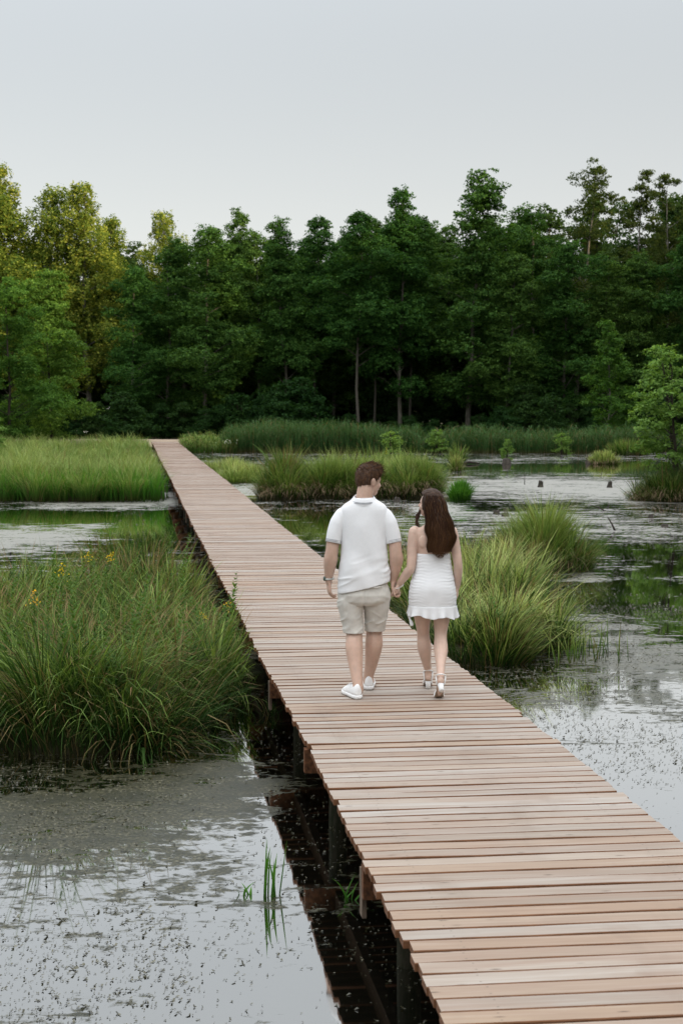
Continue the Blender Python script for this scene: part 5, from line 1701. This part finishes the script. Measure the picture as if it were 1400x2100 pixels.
    sneaker(root, (-0.040, -0.225, 0.0), R(20))
    sneaker(root, (0.046, 0.150, 0.0), R(-2))
    # watch on the left wrist
    wr = band('watch', (-0.2695, 0.0215, 0.908), (0.03, 0.08, -1), 0.0335, 0.0075, 'steel', root)
    fb = MB(); fb.tube([(-0.300, 0.012, 0.909), (-0.309, 0.009, 0.909)], [0.019, 0.018], 16); fb.build('watch_face', MATS['watch_dial'], wr, True)
    return root

def woman():
    root = empty('person', (0.718, 11.40, DECK_Z + 0.003))
    tag(root, 'person with long brown hair in short white dress and heeled sandals walking away', 'person')
    b = MB()
    limb(b, [(-0.080, 0.0, 0.82, 0.088), (-0.080, 0.055, 0.62, 0.070), (-0.069, 0.13, 0.46, 0.049), (-0.060, 0.135, 0.35, 0.056), (-0.040, 0.185, 0.22, 0.038), (-0.024, 0.225, 0.145, 0.030), (-0.024, 0.230, 0.10, 0.030)])
    limb(b, [(0.072, 0.0, 0.82, 0.088), (0.068, 0.01, 0.62, 0.070), (0.060, 0.005, 0.47, 0.049), (0.058, -0.06, 0.36, 0.055), (0.050, -0.17, 0.26, 0.037), (0.044, -0.235, 0.19, 0.030), (0.044, -0.250, 0.155, 0.030)])
    # feet in high heels: heel, arch, ball, toes
    limb(b, [(-0.024, 0.222, 0.085, 0.028), (-0.022, 0.27, 0.075, 0.027), (-0.020, 0.33, 0.036, 0.026), (-0.020, 0.375, 0.024, 0.020)], ref=(0, 0, 1))
    limb(b, [(0.044, -0.268, 0.150, 0.028), (0.042, -0.245, 0.115, 0.026), (0.038, -0.190, 0.044, 0.026), (0.036, -0.140, 0.024, 0.020)], ref=(0, 0, 1))
    for sx, by in ((-0.020, 0.385), (0.036, -0.130)):
        for k in range(5):
            x = sx + (k - 2) * 0.0125
            b.tube([(x, by - 0.02, 0.024), (x, by + 0.018 - 0.004 * abs(k - 1.5), 0.018)], [0.0085, 0.0065], 6, round_end=True)
    b.loft([ring(0.0, y, z, rx, ry, 36, 2.3) for z, y, rx, ry in ((0.74, -0.005, 0.15, 0.10), (0.82, -0.012, 0.165, 0.115), (0.92, 0, 0.14, 0.095), (1.00, 0.004, 0.125, 0.085), (1.08, 0.0, 0.122, 0.085), (1.16, -0.004, 0.130, 0.088), (1.22, -0.006, 0.142, 0.085), (1.265, -0.008, 0.150, 0.076), (1.295, -0.010, 0.138, 0.064), (1.32, -0.012, 0.095, 0.056), (1.345, -0.012, 0.06, 0.052))])
    limb(b, [(0, -0.012, 1.30, 0.056), (-0.004, -0.006, 1.38, 0.048), (-0.012, 0.006, 1.45, 0.050)])
    # shoulder blades
    b.ellipsoid((-0.075, -0.070, 1.205), (0.045, 0.020, 0.055)); b.ellipsoid((0.075, -0.070, 1.205), (0.045, 0.020, 0.055))
    limb(b, [(-0.145, -0.004, 1.275, 0.050), (-0.163, -0.018, 1.16, 0.043), (-0.176, -0.048, 1.01, 0.036), (-0.200, -0.036, 0.965, 0.037), (-0.245, -0.008, 0.90, 0.030), (-0.268, 0.008, 0.868, 0.0235)])
    limb(b, [(0.140, -0.004, 1.275, 0.050), (0.168, -0.012, 1.16, 0.042), (0.189, -0.030, 1.035, 0.035), (0.192, -0.015, 0.97, 0.036), (0.190, 0.012, 0.88, 0.028), (0.187, 0.025, 0.835, 0.022)])
    hand(b, (-0.270, 0.010, 0.866), (-0.22, 0.04, -1), (-0.9, 0.35, 0.0), 0.86, 0.60, thumb=-1, spread=0.3)
    hand(b, (0.187, 0.026, 0.835), (0.0, 0.12, -1), (-0.95, 0.2, 0.0), 0.86, 0.30, thumb=1)
    hc = np.array([-0.020, 0.014, 1.494]); M = rotz(R(62)) @ rotx(R(5))
    head(b, hc, M, 0.93)
    part('body', remesh(b, 0.0040, 3), 'skin_woman', root)
    for sx in (-1, 1):
        e_ = MB(); e_.ellipsoid(hc + M @ (np.array((sx * 0.030, 0.080, 0.004)) * 0.93), (0.012, 0.006, 0.006), 10, 6, M); e_.build('eye', MATS['eye_dark'], root, True)
    e_ = MB(); e_.ellipsoid(hc + M @ (np.array((0, 0.095, -0.052)) * 0.93), (0.019, 0.006, 0.007), 12, 6, M); e_.build('lips', MATS['lip'], root, True)

    # hair: cap on the skull and the long mass down the back
    def region(bp, d):
        face = np.clip((bp[:, 1] - 0.030 - 0.25 * np.abs(bp[:, 0])) / 0.012, 0, 1) * np.clip((0.075 - bp[:, 2]) / 0.012, 0, 1)
        return 1 - face
    v, q, bp, d, w, off = hair_shell(hc, M, 0.93, lambda bp, d: 0.014 + 0.006 * np.clip(d[:, 2], 0, 1), region, 72, 48, 4, 0.004)
    ho = np_obj('hair', v, q, MATS['hair_long'], root, True)
    zk = [1.555, 1.52, 1.45, 1.38, 1.33, 1.26, 1.18, 1.13, 1.10, 1.085]
    cxk = [-0.004, 0.004, 0.014, 0.032, 0.044, 0.050, 0.052, 0.048, 0.040, 0.034]
    hwk = [0.060, 0.085, 0.092, 0.100, 0.110, 0.110, 0.102, 0.090, 0.074, 0.055]
    cyk = [-0.050, -0.056, -0.066, -0.084, -0.094, -0.102, -0.106, -0.110, -0.114, -0.116]
    tyk = [0.042, 0.056, 0.056, 0.046, 0.040, 0.036, 0.030, 0.024, 0.018, 0.010]
    n = 120
    a = np.linspace(0, 2 * np.pi, n, endpoint=False)
    rings = []
    for z in np.linspace(1.555, 1.135, 70):
        cx, hw, cy_, ty = [np.interp(z, zk[::-1], k[::-1]) for k in (cxk, hwk, cyk, tyk)]
        wav = 0.009 * math.sin(z * 42) * np.clip((1.45 - z) / 0.2, 0, 1)
        x = cx + hw * np.cos(a) + wav
        y = cy_ + ty * np.sin(a)
        dd = 0.0032 * np.sin(a * 23 + 6 * np.sin(z * 20)) + 0.0040 * fbm(np.stack([np.cos(a) * 8, np.sin(a) * 8, a * 0 + z * 5], -1), 3)
        zz = z + 0.03 * vnoise(np.stack([np.cos(a) * 9, np.sin(a) * 3, a * 0], -1)) * np.clip((1.2 - z) / 0.1, 0, 1)
        rings.append(np.stack([x + np.cos(a) * dd, y + np.sin(a) * dd, zz], -1))
    mb = MB(); mb.loft(rings)
    mb.build('hair_length', MATS['hair_long'], ho, True)
    g = np.random.default_rng(9)
    N = 1700
    ang = g.uniform(np.pi * 0.93, np.pi * 2.07, N)
    k = 16
    zt = g.uniform(1.40, 1.57, N); zb = g.uniform(1.075, 1.17, N) + 0.07 * np.abs(np.cos(ang)) ** 2
    fl = np.where(g.random(N) < 0.12, g.uniform(0.004, 0.016, N), g.uniform(0.0, 0.004, N))
    tt = np.linspace(0, 1, k)
    ph = g.random(N) * 6.28; am = g.uniform(0.001, 0.007, N)
    rows = []
    for j, t in enumerate(tt):
        z = zt + (zb - zt) * t
        cx, hw, cy_, ty = [np.interp(z, zk[::-1], kk[::-1]) for kk in (cxk, hwk, cyk, tyk)]
        x = cx + (hw + 0.001 + fl * t) * np.cos(ang) + am * np.sin(z * 38 + ph) * np.clip((1.5 - z) / 0.2, 0, 1) + 0.009 * np.sin(z * 42) * np.clip((1.45 - z) / 0.2, 0, 1)
        y = cy_ + (ty + 0.002 + fl * t) * np.sin(ang) + am * 0.5 * np.cos(z * 30 + ph)
        ww = 0.0019 * (1 - 0.8 * t)
        sx_ = -np.sin(ang); sy_ = np.cos(ang)
        rows += [np.stack([x - sx_ * ww, y - sy_ * ww, z], -1), np.stack([x + sx_ * ww, y + sy_ * ww, z], -1)]
    V = np.stack(rows, 1).reshape(-1, 3)
    bb = np.arange(N)[:, None] * (2 * k)
    Q = np.stack([bb + np.array([[2 * s, 2 * s + 1, 2 * s + 3, 2 * s + 2]]) for s in range(k - 1)], 1).reshape(-1, 4)
    rnd = np.clip(g.random(N) * 0.88 + 0.22 * np.clip(np.cos(ang) - 0.45, 0, 1) * 2, 0, 1)  # right-hand strands pushed to the paler colour: warm rim light painted in
    np_obj('hair_strands', V, Q, MATS['hair_strand'], ho, True, {'t': np.tile(np.repeat(tt, 2), N), 'r': np.repeat(rnd, 2 * k)})['kind'] = 'stuff'
    # lock falling before the left shoulder
    lk = MB()
    for i in range(16):
        o_ = g.normal(0, 0.008, 3)
        u = np.linspace(0, 1, 12)
        P = np.stack([-0.075 - 0.055 * np.sin(u * 2.4) + o_[0] + 0.006 * np.sin(u * 14 + i), 0.045 - 0.02 * u + o_[1], 1.475 - 0.165 * u + o_[2]], -1)
        lk.tube(P, 0.0042 * (1.05 - 0.7 * u), 5)
    lk.build('hair_lock', MATS['hair_short'], ho, True)

    # dress
    n = 128
    a = np.linspace(0, 2 * np.pi, n, endpoint=False)
    zk = [0.66, 0.70, 0.74, 0.78, 0.84, 0.90, 0.96, 1.02, 1.07, 1.112]
    rxk = [0.182, 0.184, 0.187, 0.188, 0.181, 0.168, 0.155, 0.145, 0.137, 0.133]
    ryk = [0.126, 0.127, 0.130, 0.132, 0.131, 0.120, 0.106, 0.098, 0.094, 0.094]
    cyk = [-0.002, -0.004, -0.007, -0.010, -0.012, -0.006, 0.0, 0.002, 0.0, -0.001]
    rings = []
    for z in np.linspace(0.655, 1.112, 110):
        rx, ry, cy_ = sinterp(z, zk, rxk), sinterp(z, zk, ryk), sinterp(z, zk, cyk)
        r_ = ring(-0.002 - 0.004 * (z < 0.9), cy_, z, rx, ry, n, 2.25)
        s = np.abs(np.cos(a)); smooth_c = np.exp(-((z - 0.82) / 0.07) ** 2) * np.exp(-(np.cos(a) / 0.75) ** 2) * (np.sin(a) < 0)
        amp = (0.00025 + 0.0013 * s ** 2) * (1 - 0.8 * smooth_c)
        rch = np.sin(z * 2 * np.pi / 0.0235 + 2.6 * np.sin(a * 3 + z * 8) + 1.6 * np.sin(a * 7 + 1)) * amp
        rch += np.sin(z * 2 * np.pi / 0.041 + 2.0 * np.sin(a * 2 + 2) + 3 * z) * amp * 0.7
        cleft = -0.006 * np.exp(-((r_[:, 0] + 0.004) / 0.03) ** 2) * np.exp(-((z - 0.775) / 0.06) ** 2) * (np.sin(a) < 0)
        dr = np.stack([np.cos(a), np.sin(a), 0 * a], -1)
        r_ = r_ + dr * (rch + cleft)[:, None]
        if z > 1.1: r_ = r_ - dr * 0.002
        rings.append(r_)
    mb = MB(); mb.loft(rings, False, False)
    dress = mb.build('dress', MATS['dress_cloth'], root, True)
    solidify(dress, 0.0025)
    rings = []
    for t in np.linspace(0, 1, 16):
        z = 0.700 - 0.085 * t
        wave = (0.003 + 0.009 * t) * np.sin(a * 15 + 1.5 * np.sin(a * 4)) * t + 0.006 * t * np.sin(a * 5 + 1)
        rr = ring(-0.004, -0.002, z, 0.188 + 0.009 * t ** 1.2, 0.131 + 0.009 * t ** 1.2, n, 2.2)
        rr[:, 2] += 0.010 * t * np.sin(a * 6 + 2) + 0.012 * t * np.cos(a)* -1
        rings.append(rr + np.stack([np.cos(a), np.sin(a), 0 * a], -1) * wave[:, None])
    mb = MB(); mb.loft(rings, False, False)
    ru = mb.build('ruffle', MATS['dress_cloth'], dress, True)
    solidify(ru, 0.002)
    rb = MB()
    u = np.linspace(0, 1, 10)
    P = np.stack([-0.180 - 0.010 * np.sin(u * 5), -0.03 - 0.02 * u, 0.66 - 0.115 * u], -1)
    rb.tube(P, 0.011 + 0.004 * np.sin(u * 9), 8, 0.25, (0, 1, 0))
    rb.build('ribbon', MATS['dress_cloth'], dress, True)
    # halter strap
    hs = MB(); hs.tube([(-0.105, 0.07, 1.17), (-0.075, 0.03, 1.28), (-0.048, -0.035, 1.345), (0, -0.066, 1.36), (0.048, -0.035, 1.345), (0.075, 0.03, 1.28), (0.105, 0.07, 1.17)], 0.005, 6)
    hs.build('halter_strap', MATS['dress_cloth'], dress, True)
    # sandals
    def sandal(cx, hy, hz, by, bz, ty, anx, any_, anz, lift):
        s = MB()
        pts = [(cx[0], hy - 0.020, hz), (cx[0], hy + 0.01, hz - 0.006), ((cx[0] + cx[1]) / 2, (hy + by) / 2, (hz + bz) / 2 - 0.004), (cx[1], by, bz), (cx[1], (by + ty) / 2, bz - 0.002 + lift), (cx[1], ty, bz + lift)]
        s.tube(np.array(pts), np.array([0.024, 0.030, 0.028, 0.037, 0.037, 0.020]), 16, 0.15, (0, 0, 1))
        so = s.build('sandal', MATS['sole_tan'], root, True)
        return so
    # left: flat on the deck
    s1 = sandal((-0.024, -0.020), 0.215, 0.064, 0.335, 0.010, 0.425, 0, 0, 0, 0.0)
    h = MB(); h.loft([ring(-0.024, 0.212 + dy, z, rx, ry, 16, 3.5) for z, rx, ry, dy in ((0.0, 0.020, 0.019, 0.002), (0.03, 0.020, 0.020, 0.0), (0.060, 0.026, 0.026, 0.0))])
    h.build('heel', MATS['shoe_white'], s1, True)
    # right: heel raised at push-off
    s2 = sandal((0.044, 0.037), -0.262, 0.122, -0.190, 0.014, -0.105, 0, 0, 0, 0.0)
    ax = unit((0.004, -0.062, -0.045))
    h = MB()
    hb = np.array((0.044, -0.275, 0.122))
    h.tube([hb, hb + ax * 0.03, hb + ax * 0.066], [0.026, 0.0205, 0.0205], 14, 1.0, (1, 0, 0))
    h.build('heel', MATS['shoe_white'], s2, True)
    def strap(pts, par, r=0.0055):
        P = np.array(pts, float); t = np.linspace(0, len(P) - 1, 30)
        Q_ = np.stack([np.interp(t, np.arange(len(P)), P[:, i]) for i in range(3)], -1)
        for _ in range(4): Q_[1:-1] = (Q_[:-2] + 2 * Q_[1:-1] + Q_[2:]) / 4
        s = MB(); s.tube(Q_, r, 8, 0.8); s.build('strap', MATS['shoe_white'], par, True)
    t_ = np.linspace(0, 2 * np.pi, 13)
    strap([(-0.024 + 0.036 * math.cos(x), 0.226 + 0.038 * math.sin(x), 0.135 - 0.016 * math.sin(x)) for x in t_], s1)
    strap([(-0.052, 0.215, 0.064), (-0.056, 0.212, 0.10), (-0.060, 0.226, 0.135)], s1)
    strap([(0.004, 0.215, 0.064), (0.010, 0.212, 0.10), (0.012, 0.226, 0.135)], s1)
    strap([(-0.055, 0.34, 0.012), (-0.048, 0.345, 0.045), (-0.020, 0.348, 0.060), (0.008, 0.345, 0.045), (0.015, 0.34, 0.012)], s1, 0.007)
    strap([(0.044 + 0.036 * math.cos(x), -0.262 + 0.038 * math.sin(x), 0.190 - 0.020 * math.sin(x)) for x in t_], s2)
    strap([(0.014, -0.268, 0.122), (0.010, -0.276, 0.155), (0.008, -0.262, 0.190)], s2)
    strap([(0.074, -0.268, 0.122), (0.078, -0.276, 0.155), (0.080, -0.262, 0.190)], s2)
    strap([(0.002, -0.185, 0.016), (0.008, -0.178, 0.05), (0.037, -0.175, 0.066), (0.066, -0.178, 0.05), (0.072, -0.185, 0.016)], s2, 0.007)
    # pearl bracelet hanging on the left wrist
    br = MB()
    for k in range(22):
        x = 2 * math.pi * k / 22
        br.ellipsoid((-0.270 + 0.036 * math.cos(x), 0.006 + 0.036 * math.sin(x), 0.852 + 0.014 * math.cos(x) + 0.012 * math.sin(x)), (0.0052,) * 3, 8, 6)
    tag(br.build('bracelet', MATS['pearl'], root, True), 'pale beaded bracelet', None, None, 'stuff')
    return root
man()
woman()
